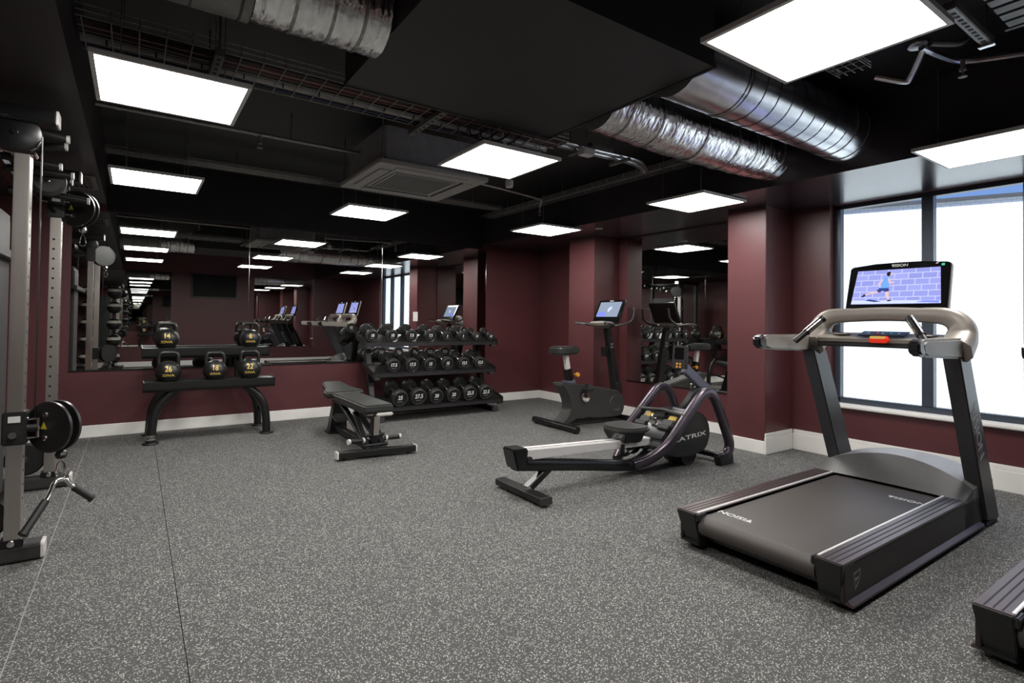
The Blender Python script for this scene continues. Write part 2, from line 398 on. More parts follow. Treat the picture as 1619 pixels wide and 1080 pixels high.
mirror('frameless mirror panel between the kettlebell and dumbbell racks', 'y', 1.058, 2.631, .664, 2.238, YB)
mirror('frameless mirror panel behind the dumbbell rack', 'y', 2.634, 4.225, .664, 2.238, YB)
mirror('tall frameless mirror between the two pillars behind the rower', 'x', 3.21, 4.94, .456, 2.285, XR)
mirror('wall mirror beside the television, facing the kettlebell rack and seen in reflection', 'y', -.9, .72, .48, 2.285, YR)
mirror('wall mirror reflected behind the treadmill consoles, on the television wall', 'y', 2.58, 4.1, .43, 2.285, YR)
n = MB().box(3.075, 3.142, YB-.0085, YB-.0065, 1.18, 1.306).build('reflection_plate', 'plate_white'); tag(n, 'small white plate on the mirror above the dumbbells, standing in for a reflection', 'reflection_plate')  # white plate added on the glass in place of an unidentified reflection

# ================================================================== CEILING LIGHTS
ZL = 2.272
def panel_light(label, x, y, h=.305):
    t = thing('ceiling_light', label, 'ceiling light', (x, y, ZL), 0, 'suspended square LED panels')
    fr = MB(); w = .018
    for a, b, c, d in ((-h, h, -h, -h+w), (-h, h, h-w, h), (-h, -h+w, -h+w, h-w), (h-w, h, -h+w, h-w)): fr.box(a, b, c, d, 0, .02)
    fr.box(-h+w, h-w, -h+w, h-w, .012, .02)
    fr.build('frame', 'white_plastic', t)
    k = h-w
    MB().add([(-k,-k,.003),(k,-k,.003),(k,k,.003),(-k,k,.003)], [(0,3,2,1)]).build('diffuser', 'diffuser', t, smooth=False)
    for sx in (-1, 1):
        for sy in (-1, 1):
            top = (ZC if x+sx*.2 < XK else ZK)-ZL
            MB().cyl((sx*.2, sy*.2, .02), (sx*.2, sy*.2, top), .0022, 6).build('suspension_wire', 'tray_wire', t)
    MB().box(-.06, .06, -.03, .03, .02, .026).build('driver', 'white_plastic', t)
    return t
panel_light('square LED ceiling panel below the basket tray, beside the cable machine', .125, 3.085)
panel_light('square LED ceiling panel above the kettlebell rack', .12, 5.17)
panel_light('square LED ceiling panel on the cable machine side, seen only in the mirror', .125, 1.0)
panel_light('square LED ceiling panel beside the steel spiral duct', 2.06, .985)
panel_light('square LED ceiling panel next to the ceiling cassette air conditioner', 2.01, 3.085)
panel_light('square LED ceiling panel above the adjustable bench', 1.93, 5.37)
panel_light('square LED ceiling panel above the treadmill, in front of the window', 4.22, 1.04)
panel_light('square LED ceiling panel above the rower, in front of the foil duct end', 4.10, 3.05)
panel_light('square LED ceiling panel above the exercise bike', 3.98, 5.05)

# ================================================================== AIR CONDITIONING
t = thing('ceiling_cassette', 'square off-white cassette air conditioner with a perforated centre grille', 'air conditioner', (1.915, 4.27, 2.35))
m = MB(); m.prism(rrect(-.475, .475, -.475, .475, .03), .0, .035, 'xy'); m.build('fascia', 'cassette', t, bevel=.006)
MB().prism(rrect(-.42, .42, -.42, .42, .03), .035, .30, 'xy').build('body', 'pale_case', t)
g = MB(); gq = MB().box(-.27, .27, -.27, .27, -.006, 0).build('grille', 'cassette', t, bevel=.003)
hole = MB()
for i in range(18):
    for j in range(18):
        cx, cy = -.238+i*.028, -.238+j*.028
        hole.box(cx-.009, cx+.009, cy-.009, cy+.009, -.0072, -.0055)
ho = hole.build('grille_holes', 'dark_slot', gq, smooth=False); ho['kind'] = 'stuff'
for sx, sy in ((1,0),(-1,0),(0,1),(0,-1)):
    c = (sx*.365, sy*.365, -.004); s_ = (.085, .62, .008) if sx else (.62, .085, .008)
    MB().obox(c, s_).build('louvre', 'cassette', t, bevel=.003)
    c2 = (sx*.315, sy*.315, -.002); s2 = (.012, .60, .005) if sx else (.60, .012, .005)
    MB().obox(c2, s2).build('slot', 'dark_slot', t)
for sx in (-1, 1):
    for sy in (-1, 1): MB().cyl((sx*.44, sy*.44, .035), (sx*.44, sy*.44, ZC-2.35), .005, 8).build('hanger_rod', 'tray_wire', t)
MB().prism([(-.40, .30), (-.40, .34), (.1, .36), (.1, .30)], -.43, -.2, 'xz').build('insulation_wrap', 'body_wood', t)

def duct(name, label, x0, x1, y, z, r, m, rings, ringm='foil_tape', sag=0., lump=0., collar=None, ringname='band', endbend=0.):
    t = thing(name, label, 'duct', ((x0+x1)/2, y, z))
    n = 60; seg = 28; b = MB(); L = x1-x0
    rr = []
    for i in range(n+1):
        u = i/n; rr.append(r*(1+lump*(random.random()-.5)*2))
    vs = []
    for i in range(n+1):
        u = i/n; x = x0+L*u
        for k in range(seg):
            a = 2*PI*k/seg
            q = rr[i]*(1+lump*.7*(random.random()-.5))
            vs.append((x-(x0+x1)/2, q*math.cos(a)-endbend*max(0, u-.75)*4*.12, q*math.sin(a)-sag*math.sin(PI*u)))
    fs = [(i*seg+k, i*seg+(k+1) % seg, (i+1)*seg+(k+1) % seg, (i+1)*seg+k) for i in range(n) for k in range(seg)]
    fs += [list(range(seg))[::-1], [n*seg+k for k in range(seg)]]
    b.add(vs, fs).build('duct_body', m, t, ang=1.2)
    for x in rings:
        u = (x-x0)/L
        MB().lathe([(r*.99, -.006), (r*1.022, -.006), (r*1.022, .006), (r*.99, .006)], (x-(x0+x1)/2, -endbend*max(0, u-.75)*4*.12, -sag*math.sin(PI*u)), 'x', 28).build(ringname, ringm, t)
    return t
foil = duct('foil_duct', 'crinkled silver foil insulated duct running from the dark casing to the window bulkhead', 2.216, XK, 2.34, 2.515, .178, 'foil', [2.36, 2.62, 3.05, 3.4, 3.62, 3.78, 3.98], sag=.03, lump=.022)
sp = duct('spiral_duct', 'smooth galvanised spiral duct with regular ring seams', 2.216, XK, 1.79, 2.535, .183, 'galv', [], sag=0)
for x in [2.62]+[2.78+.135*i for i in range(8)]:
    MB().lathe([(.178, -.0025), (.1848, -.0025), (.1848, .0025), (.178, .0025)], (x-(2.216+XK)/2, 0, 0), 'x', 40).build('ring_seam', 'gunmetal', sp)
for x, w in ((2.66, .02), (3.86, .05), (4.02, .05)):
    MB().lathe([(.178, -w/2), (.1875, -w/2), (.1875, w/2), (.178, w/2)], (x-(2.216+XK)/2, 0, 0), 'x', 40).build('joint_band', 'galv', sp)
duct('foil_duct', 'grey foil wrapped flexible duct between the rigid duct and the dark casing', .34, .845, 2.25, 2.505, .165, 'foil', [.48, .62, .74], sag=.0, lump=.02)
rd = duct('rigid_duct', 'smooth grey rigid duct above the lit panel by the cable machine', -.235, .335, 2.25, 2.52, .188, 'galv_dull', [], lump=0)
for x in (-.05, .14, .3): MB().lathe([(.185, -.004), (.192, -.004), (.192, .004), (.185, .004)], (x-.05, 0, 0), 'x', 28).build('ring_seam', 'gunmetal', rd)

# ================================================================== TRAYS, PIPES, CEILING BITS
def basket(label, p0, p1, w, h, step, name='cable_tray'):
    """wire basket from p0 to p1 (axis-aligned)"""
    p0, p1 = Vector(p0), Vector(p1); d = (p1-p0); L = d.length; d.normalize(); sd = V(-d.y, d.x, 0)
    t = thing(name, label, 'cable tray', p0)
    for k in range(5): 
        o = sd*(w*(k/4-.5)); MB().cyl(o, o+d*L, .003, 6).build('long_wire', 'tray_wire', t)
    for s_ in (-1, 1):
        for zz in (h*.5, h):
            o = sd*(w*.5*s_)+V(0,0,zz); MB().cyl(o, o+d*L, .003, 6).build('long_wire', 'tray_wire', t)
    c0 = MB().tube([sd*(-w/2)+V(0,0,h), sd*(-w/2)-V(0,0,.004), sd*(w/2)-V(0,0,.004), sd*(w/2)+V(0,0,h)], .003, 6, up=d).build('cross_wire', 'tray_wire', t)
    c0.location = d*.02
    k = 1
    while .02+k*step < L: share(c0, 'cross_wire', t, d*(.02+k*step)); k += 1
    return t, d, sd, L
t, d, sd, L = basket('long wire basket tray of cables crossing above the first panel toward the dark casing', (-.24, 3.17, 2.50), (2.56, 3.17, 2.50), .36, .055, .105)
for o, r, m in ((.10, .021, 'alu_dull'), (-.06, .011, 'red_cable'), (-.09, .012, 'red_cable'), (-.12, .010, 'dark_plastic'), (.15, .007, 'blue_cable'), (.165, .006, 'blue_cable'), (.03, .008, 'dark_plastic'), (-.03, .009, 'red_cable')):
    MB().tube([sd*o+d*(L*i/12)+V(0, random.uniform(-.004, .004), r+.004) for i in range(13)], r, 8).build('cable', m, t)
for i in range(14): MB().lathe([(.019, -.004), (.022, -.004), (.022, .004), (.019, .004)], sd*.10+d*(.1+i*.2)+V(0,0,.023), 'x', 12).build('cable_clip', 'dark_plastic', t)
for x in (.55, 1.76):
    MB().box(x-.022, x+.022, -.24, .26, -.045, -.012).build('strut_bracket', 'galv_dull', t, bevel=.003)
    for i in range(7): MB().box(x-.008, x+.008, -.2+.06*i, -.175+.06*i, -.0462, -.044).build('strut_slot', 'dark_slot', t)
    for y in (-.22, .24): MB().cyl((x, y, -.045), (x, y, ZC-2.50), .005, 8).build('hanger_rod', 'tray_wire', t)
for i in range(5):
    a = 1.95+.09*i
    MB().tube(smoothpath([(a, -.05, .02), (a+.05, .02, -.03), (a+.13, .0, -.055-.01*(i % 2)), (a+.2, -.06, -.02), (a+.24, -.10, .04)]), .006, 6).build('loose_cable', 'dark_plastic' if i < 4 else 'white_plastic', t)
t2, d2, sd2, L2 = basket('shallow cable tray running above the kettlebell rack to the corner', (-.24, 5.72, 2.60), (3.75, 5.72, 2.60), .16, .03, .25)
MB().cyl(V(0,-.02,.016), V(L2,-.02,.016), .012, 8).build('cable', 'pipe', t2)
for x in (1.0, 2.4, 3.6):
    MB().cyl((x, 0, 0), (x, 0, ZC-2.60), .004, 6).build('hanger_rod', 'tray_wire', t2)
t3, d3, sd3, L3 = basket('cable tray running back from the foil duct to the far corner', (3.93, 3.0, 2.60), (3.93, 6.3, 2.60), .18, .03, .22)
MB().cyl(V(.02,0,.016), V(.02,L3,.016), .013, 8).build('cable', 'pipe', t3)
MB().cyl(V(-.04,0,.014), V(-.04,L3,.014), .010, 8).build('cable', 'dark_plastic', t3)
for y in (.6, 1.7, 2.8): MB().cyl((0, y, 0), (0, y, ZC-2.60), .004, 6).build('hanger_rod', 'tray_wire', t3)
# sprinkler pipe over the room
def sprinkler(t, x, y, z):
    s_ = MB().cyl((x, y, z), (x, y, z-.045), .011, 10).lathe([(0, -.045), (.016, -.045), (.016, -.058), (0, -.058)], (x, y, z), 'z', 12).build('sprinkler_head', 'pipe', t)
    MB().tube([(x-.014, y, z-.055), (x-.014, y, z-.08), (x, y, z-.088), (x+.014, y, z-.08), (x+.014, y, z-.055)], .003, 6, up=(0,1,0)).build('yoke', 'pipe', s_)
    MB().lathe([(0, -.088), (.02, -.088), (.02, -.091), (0, -.091)], (x, y, z), 'z', 16).build('deflector', 'pipe', s_)
t = thing('sprinkler_pipe', 'thin grey sprinkler pipe crossing behind the first lit panel', 'pipe', (-.24, 4.40, 2.57))
MB().tube([(0,0,0), (1.78,0,0), (1.84, .0, 0)], .013, 10).build('pipe_run', 'pipe', t)
for x in (.12, .95, 1.5): MB().lathe([(.013, -.012), (.017, -.012), (.017, .012), (.013, .012)], (x, 0, 0), 'x', 12).build('pipe_coupling', 'pipe', t)
for x in (.3, 1.2): MB().cyl((x, 0, .012), (x, 0, ZC-2.57), .004, 6).build('hanger_rod', 'tray_wire', t)
sprinkler(t, .98, 0, -.012)
t = thing('sprinkler_pipe', 'bent sprinkler pipe beside the cassette unit ending in a downturned head', 'pipe', (2.55, 4.55, 2.52))
MB().tube(smoothpath([(0,-.1,0), (.5,-.02,0), (1.0,.1,0), (1.06,.12,-.01), (1.1,.2,-.06)]), .011, 8).build('pipe_run', 'pipe', t)
MB().cyl((.5,-.02,.01), (.5,-.02,ZC-2.52), .004, 6).build('hanger_rod', 'tray_wire', t)
sprinkler(t, 1.1, .2, -.06)
t = thing('sprinkler_pipe', 'jointed chrome sprinkler pipe beside the big lit panel near the window', 'pipe', (3.22, 1.06, 2.60))
MB().tube(smoothpath([(.10, .25, -.03), (.19, .14, -.07), (.16, .10, -.06), (.02, .0, 0)], 5), .017, 10).build('elbow_pipe', 'galv', t)
MB().tube(smoothpath([(.0, 0, .0), (.15, -.02, .0), (.27, -.05, -.005), (.34, -.10, -.01), (.42, -.22, -.01), (.58, -.50, -.01), (.75, -.8, -.01)], 5), .016, 10).build('pipe_run', 'galv', t)
MB().tube(smoothpath([(.03, -.03, .02), (.14, -.1, .02), (.2, -.12, .05)], 5), .015, 10).build('branch_pipe', 'galv_dull', t)
MB().lathe([(0, -.012), (.045, -.012), (.05, -.004), (.05, .004), (0, .006)], (.02, .02, .03), 'z', 24).build('cover_plate', 'galv', t)
MB().cyl((.02, .02, .03), (.02, .02, ZC-2.60), .006, 8).build('hanger_rod', 'tray_wire', t)
MB().lathe([(.016, -.012), (.021, -.012), (.021, .012), (.016, .012)], (.48, -.33, -.01), 'y', 14).build('pipe_coupling', 'frame_blue', t)
sprinkler(t, .27, -.09, -.02)
# slotted strut and finned duct at the upper right
t = thing('strut_channel', 'perforated steel strut channel beside the big lit panel', 'bracket', (2.72, .80, 2.50))
MB().box(0, .50, -.022, .022, 0, .035).build('channel', 'galv_dull', t, bevel=.003)
for i in range(11): MB().box(.04+.042*i, .062+.042*i, -.008, .008, -.0012, .001).build('slot', 'dark_slot', t)
MB().box(.46, .49, -.03, .03, -.012, .0).build('end_clamp', 'galv', t, bevel=.003)
for x in (.06, .475): MB().cyl((x, 0, .035), (x, 0, ZC-2.50), .005, 8).build('hanger_rod', 'tray_wire', t)
t = thing('cable_tray', 'deep steel cable tray above the strut beside the window bulkhead', 'cable tray', (2.78, -.4, 2.56))
for i in range(5): MB().box(.05+.085*i, .11+.085*i, 0, 1.13, .0, .012).build('tray_rib', 'galv_dull', t)
for x in (.02, .48): MB().box(x-.01, x+.01, 0, 1.15, 0, .05).build('tray_side', 'galv_dull', t)
for y in (.2, .9): MB().cyl((.25, y, .01), (.25, y, ZC-2.56), .005, 8).build('hanger_rod', 'tray_wire', t)
t, d, sd, L = basket('wire basket tray seen past the edge of the big lit panel', (2.5, 1.4, 2.62), (3.3, 1.4, 2.62), .16, .03, .08)
for x in (.15, .65): MB().cyl((x, 0, 0), (x, 0, ZC-2.62), .004, 6).build('hanger_rod', 'tray_wire', t)
t = thing('conduit_run', 'bundle of bent steel conduits linking the basket tray to the corner tray', 'conduit', (2.62, 3.12, 2.53))
for i in range(4):
    o = .035*i
    MB().tube(smoothpath([(-.02, .06-o, .0), (.35, .06-o, .0), (.75, .07-o, .01), (.95, .10-o*.6, .0), (1.08, .20-o*.5, -.005), (1.17-o*.4, .30, .05)], 5), .010, 8).build('conduit', 'galv' if i % 2 else 'galv_dull', t)
for x in (.15, .6):
    MB().box(x-.018, x+.018, -.10, .12, -.035, -.012).build('strut_bracket', 'galv_dull', t, bevel=.003)
    MB().cyl((x, .10, -.012), (x, .10, ZC-2.53), .005, 8).build('hanger_rod', 'tray_wire', t)
MB().box(.22, .46, -.07, .0, .012, .05).build('trunking', 'galv_dull', t, bevel=.004)
# sensor, junction box, vents, downlights
t = thing('motion_sensor', 'small white cylindrical sensor hanging beside the lit panel and cassette', 'sensor', (2.74, 4.02, 2.40))
MB().lathe([(0, 0), (.03, 0), (.035, .01), (.035, .06), (.02, .07), (0, .07)], seg=18).build('housing', 'white_plastic', t)
MB().tube(smoothpath([(0,0,.065), (.0,-.03,.12), (-.05,-.08,.16), (-.05,-.08,ZC-2.40)]), .005, 6).build('lead', 'white_plastic', t)
t = thing('junction_box', 'white junction box on a bracket at the end of the basket tray', 'box', (2.70, 2.96, 2.42))
MB().box(-.055, .055, -.035, .035, 0, .05).build('box_body', 'white_plastic', t, bevel=.004)
MB().box(-.03, .07, -.02, .02, .05, .056).build('bracket', 'galv_dull', t); MB().cyl((0,0,.056), (0,0,ZC-2.42), .005, 8).build('hanger_rod', 'tray_wire', t)
for lab, x, y in (('square grey air vent in the bulkhead above the cable machine', -.40, 5.63), ('square grey air vent in the bulkhead near the rear wall, seen in the mirror', -.40, 1.6)):
    t = thing('air_vent', lab, 'vent', (x, y, ZK))
    fr = MB(); 
    for a, b, c, d_ in ((-.12, .12, -.28, -.24), (-.12, .12, .24, .28), (-.12, -.09, -.24, .24), (.09, .12, -.24, .24)): fr.box(a, b, c, d_, -.012, 0)
    fr.build('frame', 'galv_dull', t, bevel=.003)
    for k in range(6): MB().obox((-.075+.03*k, 0, -.006), (.024, .48, .003), (0, .5, 0)).build('slat', 'galv_dull', t)
    MB().box(-.09, .09, -.24, .24, -.002, 0).build('backing', 'dark_slot', t)
for lab, x, y in (('small unlit round downlight in the bulkhead near the corner pillar', 4.46, 4.66),):
    t = thing('downlight', lab, 'downlight', (x, y, ZK))
    MB().lathe([(.028, 0), (.045, 0), (.045, -.005), (.034, -.006), (.028, 0)], seg=24).build('bezel', 'white_plastic', t)
    MB().lathe([(0, -.002), (.03, -.002)], seg=20).build('lens', 'galv_dull', t)

# ================================================================== TREADMILLS
def vision_logo(parent, M, size, m='white_print', name='lettering', depth=.0006):
    """wordmark VISION led by a small swept emblem"""
    o = text(name, 'VISION', size, m, parent, M@Matrix.Translation((size*.45, 0, 0)), depth, bold=size*.012, sx=1.1)
    s_ = size*.5
    MB().prism([(-2.35*s_, .75*s_), (-1.2*s_, .75*s_), (-1.35*s_, .45*s_), (-1.95*s_, .4*s_), (-1.5*s_, .1*s_), (-1.75*s_, -.75*s_), (-2.2*s_, -.1*s_)], -depth, depth, 'xy').xf(M).build('emblem', m, parent, smooth=False)
    return o
def make_treadmill(label):
    t = thing('treadmill', label, 'treadmill')
    # running belt and deck, x forward, rear end at x=0
    bz = .19; bh = .293
    prof = [(.06, bz), (1.5, bz), (1.5, bz-.09), (.06, bz-.10)]+[(.06+.05*math.cos(a), bz-.05+.05*math.sin(a)) for a in [PI*1.5-PI*k/8 for k in range(1, 8)]]
    be = MB().prism(prof, -bh, bh, 'xz').build('running_belt', 'belt', t, ang=.5)
    vision_logo(be, TM((.19, .17, bz+.001), (0, -1, 0), (1, 0, 0))@Matrix.Rotation(PI, 4, 'Z'), .056)
    vision_logo(be, TM((1.27, -.17, bz+.001), (0, -1, 0), (1, 0, 0)), .056)
    for sg in (-1, 1):
        yi, yo = sg*.30, sg*.415
        a, b = min(yi, yo), max(yi, yo)
        r = MB().box(.0, 1.5, a, b, bz+.006, bz+.02).build('side_rail', 'rail_brown', t, bevel=.003)
        for q in (.30, .52, .74):
            y = yi+(yo-yi)*q
            MB().box(.012, 1.48, y-.0028, y+.0028, bz+.0195, bz+.0207).build('groove', 'dark_slot', r)
        MB().box(.02, 1.5, min(yi, yi+sg*.012), max(yi, yi+sg*.012), bz+.012, bz+.0225).build('inner_edge', 'alu', r, bevel=.002)
        # outer skirt
        y1, y2 = sg*.395, sg*.412
        sk = MB().box(.02, 1.78, min(y1, y2), max(y1, y2), .045, bz+.006).build('side_skirt', 'side_brown', t, bevel=.003)
        MB().prism([(sg*.385, .03), (sg*.432, .024), (sg*.432, .034), (sg*.405, .055), (sg*.385, .055)], .05, 1.72, 'yz').build('foot_lip', 'rail_brown', sk)
        if sg < 0:
            sh = MB()
            o_ = [(.10, .150), (.165, .158), (.155, .11), (.115, .075)]
            i_ = [(.108, .144), (.157, .150), (.149, .112), (.117, .085)]
            for k in range(4):
                p, q, u, w = o_[k], o_[(k+1) % 4], i_[(k+1) % 4], i_[k]
                sh.prism([p, q, u, w], -.4132, -.4118, 'xz')
            sh.prism([(.112, .122), (.145, .128), (.144, .118), (.114, .112)], -.4132, -.4118, 'xz').build('shield_emblem', 'grey_print', sk, smooth=False)
        # rear end cap
        ai, bi = (a+.02, b) if sg < 0 else (a, b-.02)
        cp = MB().hexa([(.035, ai, .05), (.10, ai, .04), (.10, bi, .04), (.035, bi, .05), (-.012, a, bz+.016), (.10, a, bz+.016), (.10, b, bz+.016), (-.012, b, bz+.016)])
        cp.prism([(.02, .055), (.10, .055), (.075, .02), (.03, .034)], ai, bi, 'xz')
        ec = cp.build('end_cap', 'dark_plastic', t, bevel=.004)
        yn = sg*.285; MB().box(-.005, .07, min(yn, yi), max(yn, yi), bz-.02, bz+.016).build('roller_guard', 'dark_plastic', ec, bevel=.004)
        MB().cyl((.12, sg*.36, 0), (.12, sg*.36, .05), .03, 16).build('levelling_foot', 'rubber', t)
        MB().cyl((1.6, sg*.36, 0), (1.6, sg*.36, .06), .03, 16).build('levelling_foot', 'rubber', t)
        # upright
        yu1, yu2 = sg*.35, sg*.432
        A, B = min(yu1, yu2), max(yu1, yu2)
        up = MB().hexa([(1.78, A, .045), (2.0, A, .02), (2.0, B, .02), (1.78, B, .045), (1.315, A, 1.03), (1.485, A, 1.03), (1.485, B, 1.03), (1.315, B, 1.03)]).build('upright', 'upright_grey', t, bevel=.006)
        MB().box(1.80, 2.0, A+.01, B-.01, 0, .03).build('upright_foot', 'rubber', up)
        d = V(1.385-1.86, 0, 1.03-.1).normalized()
        if sg < 0: vision_logo(up, TM((1.575, yu2-.0012, .63), -d, V(0,-1,0).cross(-d)), .105, 'mid_print')
        # armrest with black end cap
        ya, yb_ = sg*.388, sg*.437
        A, B = min(ya, yb_), max(ya, yb_)
        ar = MB().prism([(.80, 1.055), (.86, 1.04), (1.33, 1.02), (1.40, 1.135), (.84, 1.133), (.79, 1.115)], A, B, 'xz').build('armrest', 'taupe', t, bevel=.012)
        MB().prism([(.735, 1.07), (.76, 1.05), (.825, 1.045), (.795, 1.10), (.80, 1.135), (.76, 1.134), (.73, 1.115)], A-.002, B+.002, 'xz').build('armrest_cap', 'satin_black', ar, bevel=.01)
        # tilted pulse grip
        g0, g1 = V(1.09, sg*.36, 1.09), V(1.20, sg*.235, 1.245)
        gr = MB().cyl(g0, g0.lerp(g1, .42), .019, 14).build('grip_base', 'dark_plastic', t)
        MB().cyl(g0.lerp(g1, .38), g0.lerp(g1, .94), .0235, 16).build('pulse_sensor', 'chrome', gr)
        MB().cyl(g0.lerp(g1, .9), g1, .0245, 16).build('grip_end', 'dark_plastic', gr)
        MB().lathe([(.02, -.008), (.024, -.008), (.024, .008), (.02, .008)], seg=16).xf(Matrix.Translation(g0.lerp(g1, .4))@(g1-g0).to_track_quat('Z', 'Y').to_matrix().to_4x4()).build('grip_ring', 'satin_black', gr)
    # rear roller and underside
    MB().box(.10, 1.75, -.385, .385, .055, .095).build('underframe', 'satin_black', t)
    MB().cyl((.06, -.30, bz-.05), (.06, .30, bz-.05), .04, 16).build('rear_roller', 'satin_black', t)
    # hoop over the console: swept taupe bar
    hp = smoothpath([(1.36, -.395, 1.06), (1.47, -.395, 1.13), (1.50, -.385, 1.20), (1.50, -.32, 1.255), (1.51, -.16, 1.267), (1.515, 0, 1.272), (1.51, .16, 1.267), (1.50, .32, 1.255), (1.50, .385, 1.20), (1.47, .395, 1.13), (1.36, .395, 1.06)], 6)
    sc = [1.25-.55*min(1, 2.6*min(i, len(hp)-1-i)/(len(hp)-1)) for i in range(len(hp))]
    MB().rtube(hp, .125, .105, up=(1, 0, 0), b=.45, scale=sc).build('console_hoop', 'taupe', t, ang=.9)
    # control bar with keypad and stop key
    cb = []
    for y, x in ((-.36, 1.38), (-.2, 1.46), (0, 1.49), (.2, 1.46), (.36, 1.38)): cb.append((x, y, 1.085))
    br = MB().rtube(smoothpath(cb, 5), .10, .05, up=(0, 0, 1), b=.3).build('control_bar', 'dark_plastic', t, ang=.7)
    MB().rtube(smoothpath([(x+.01, y, z+.035) for x, y, z in cb], 5), .15, .03, up=(-.25, 0, 1), b=.3).build('console_tray', 'taupe', t, ang=.7)
    kp = MB().obox((1.47, 0, 1.147), (.10, .26, .008), (0, -.25, 0)).build('keypad', 'satin_black', t, bevel=.002)
    for i, (dy, m) in enumerate(((-.09, 'white_print'), (-.045, 'green'), (0, 'white_print'), (.03, 'red'), (.08, 'white_print'))):
        MB().obox((1.465, dy, 1.1515), (.012, .010, .003), (0, -.25, 0)).build('key', m, kp)
    for y in (-.24, .24): MB().lathe([(.046, 0), (.05, .004), (.045, .008), (.03, .0), (0, -.002)], (1.46, y, 1.138), 'z', 20).build('cup_holder', 'taupe', t)
    st = MB().prism(rrect(-.052, .052, -.018, .018, .015), -.02, .02, 'xy').xf(TM((1.405, 0, 1.112), (0, 1, 0), (-.35, 0, 1))).build('stop_key', 'red', t, bevel=.006)
    MB().prism(rrect(-.044, .044, -.009, .009, .008), .019, .0215, 'xy').xf(TM((1.405, 0, 1.118), (0, -1, 0), (.35, 0, 1))).build('stop_ring', 'gold', st, smooth=False)
    # motor hood: arched loft across the deck
    hd = MB(); ht = MB(); n = 16
    fr, fm, bk = [], [], []
    for i in range(n+1):
        y = -.41+.82*i/n; k = max(0, math.cos(y/.41*PI/2))
        fr.append((1.46+.03*k, y, bz+.018)); fm.append((1.60+.07*k, y, .255+.105*k**.8)); bk.append((1.95, y, .265+.09*k**.8))
    o = 0
    for A, B, mb in ((fr, fm, hd), (fm, bk, ht)):
        mb.add(A+B, [(i, i+1, n+2+i, n+1+i) for i in range(n)])
    hd.prism([(1.46, .05), (1.46, bz+.018), (1.60, .255), (1.60, .05)], -.412, -.408, 'xz').prism([(1.46, .05), (1.46, bz+.018), (1.60, .255), (1.60, .05)], .408, .412, 'xz')
    ht.add(bk+[(2.0, p[1], .05) for p in bk], [(i, i+1, n+2+i, n+1+i) for i in range(n)])
    for y in (-.41, .41): ht.prism([(1.60, .05), (1.60, .255), (1.95, .265), (2.0, .05)], y-.002, y+.002, 'xz')
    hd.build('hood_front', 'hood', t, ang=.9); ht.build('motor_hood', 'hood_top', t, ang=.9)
    # screen
    X0, X1, Z0, Z1 = 1.575, 1.665, 1.285, 1.615
    up = V(X1-X0, 0, Z1-Z0).normalized(); M = TM((1.62, -.01, 1.444), (0, -1, 0), up)
    hh = .171
    po = [(-.285, -hh), (.285, -hh)]+[(.262+.02*math.cos(a), hh-.03+.02*math.sin(a)) for a in (0, .5, 1.0, PI/2)]+[(.13, hh+.004), (0, hh+.006), (-.13, hh+.004)]+[(-.262+.02*math.cos(a), hh-.03+.02*math.sin(a)) for a in (PI/2, 2.1, 2.6, PI)]
    sc_ = MB().prism(po, -.03, .0, 'xy').xf(M).build('screen_housing', 'screen_black', t, bevel=.005)
    MB().prism([(p[0]*1.012, p[1]*1.012) for p in po], -.045, -.012, 'xy').xf(M).build('screen_back', 'taupe', t, bevel=.008)
    MB().obox((1.56, 0, 1.26), (.10, .30, .06)).build('screen_neck', 'dark_plastic', t, bevel=.01)
    pic = MB().add([M@V(-.252, -.108, .0012), M@V(.252, -.108, .0012), M@V(.232, .128, .0012), M@V(-.232, .128, .0012)], [(0,1,2,3)]).build('screen_picture', 'scr_brick', sc_, smooth=False)
    def flat(nm, poly, m, z=.0016): MB().prism(poly, z, z+.0003, 'xy').xf(M).build(nm, m, pic, smooth=False)
    flat('screen_ground', [(-.250, -.106), (.250, -.106), (.248, -.088), (-.248, -.080)], 'scr_pale')
    flat('screen_shadow', [(-.17, -.082), (-.11, -.094), (-.07, -.090), (-.14, -.075)], 'scr_navy', .0019)
    flat('screen_shadow', [(.12, -.098), (.24, -.105), (.245, -.09), (.16, -.088)], 'scr_blue', .0019)
    cx = -.055
    fig = [('head', [(cx+.012+.014*math.cos(a), .098+.016*math.sin(a)) for a in [k*PI/5 for k in range(10)]], 'scr_dark'),
           ('face', [(cx+.018, .088), (cx+.03, .088), (cx+.03, .105), (cx+.022, .108)], 'scr_skin'),
           ('torso', [(cx-.03, .0), (cx+.018, .0), (cx+.024, .07), (cx+.01, .082), (cx-.02, .068)], 'scr_shirt'),
           ('arm', [(cx+.006, .07), (cx+.022, .068), (cx+.026, .042), (cx+.046, .045), (cx+.046, .034), (cx+.018, .03)], 'scr_skin'),
           ('arm', [(cx-.022, .066), (cx-.014, .06), (cx-.032, .03), (cx-.028, .012), (cx-.042, .014), (cx-.044, .034)], 'scr_skin'),
           ('shorts', [(cx-.032, .004), (cx+.018, .004), (cx+.024, -.022), (cx-.004, -.026), (cx-.012, -.016), (cx-.034, -.03), (cx-.05, -.016)], 'scr_navy'),
           ('leg', [(cx-.05, -.018), (cx-.034, -.03), (cx-.075, -.036), (cx-.116, -.046), (cx-.118, -.038), (cx-.08, -.026)], 'scr_skin'),
           ('shoe', [(cx-.118, -.034), (cx-.112, -.05), (cx-.132, -.060), (cx-.138, -.056)], 'scr_dark'),
           ('leg', [(cx-.002, -.024), (cx+.023, -.022), (cx+.024, -.05), (cx+.03, -.08), (cx+.02, -.082), (cx+.008, -.05)], 'scr_skin'),
           ('shoe', [(cx+.018, -.08), (cx+.032, -.08), (cx+.046, -.086), (cx+.02, -.092)], 'scr_dark')]
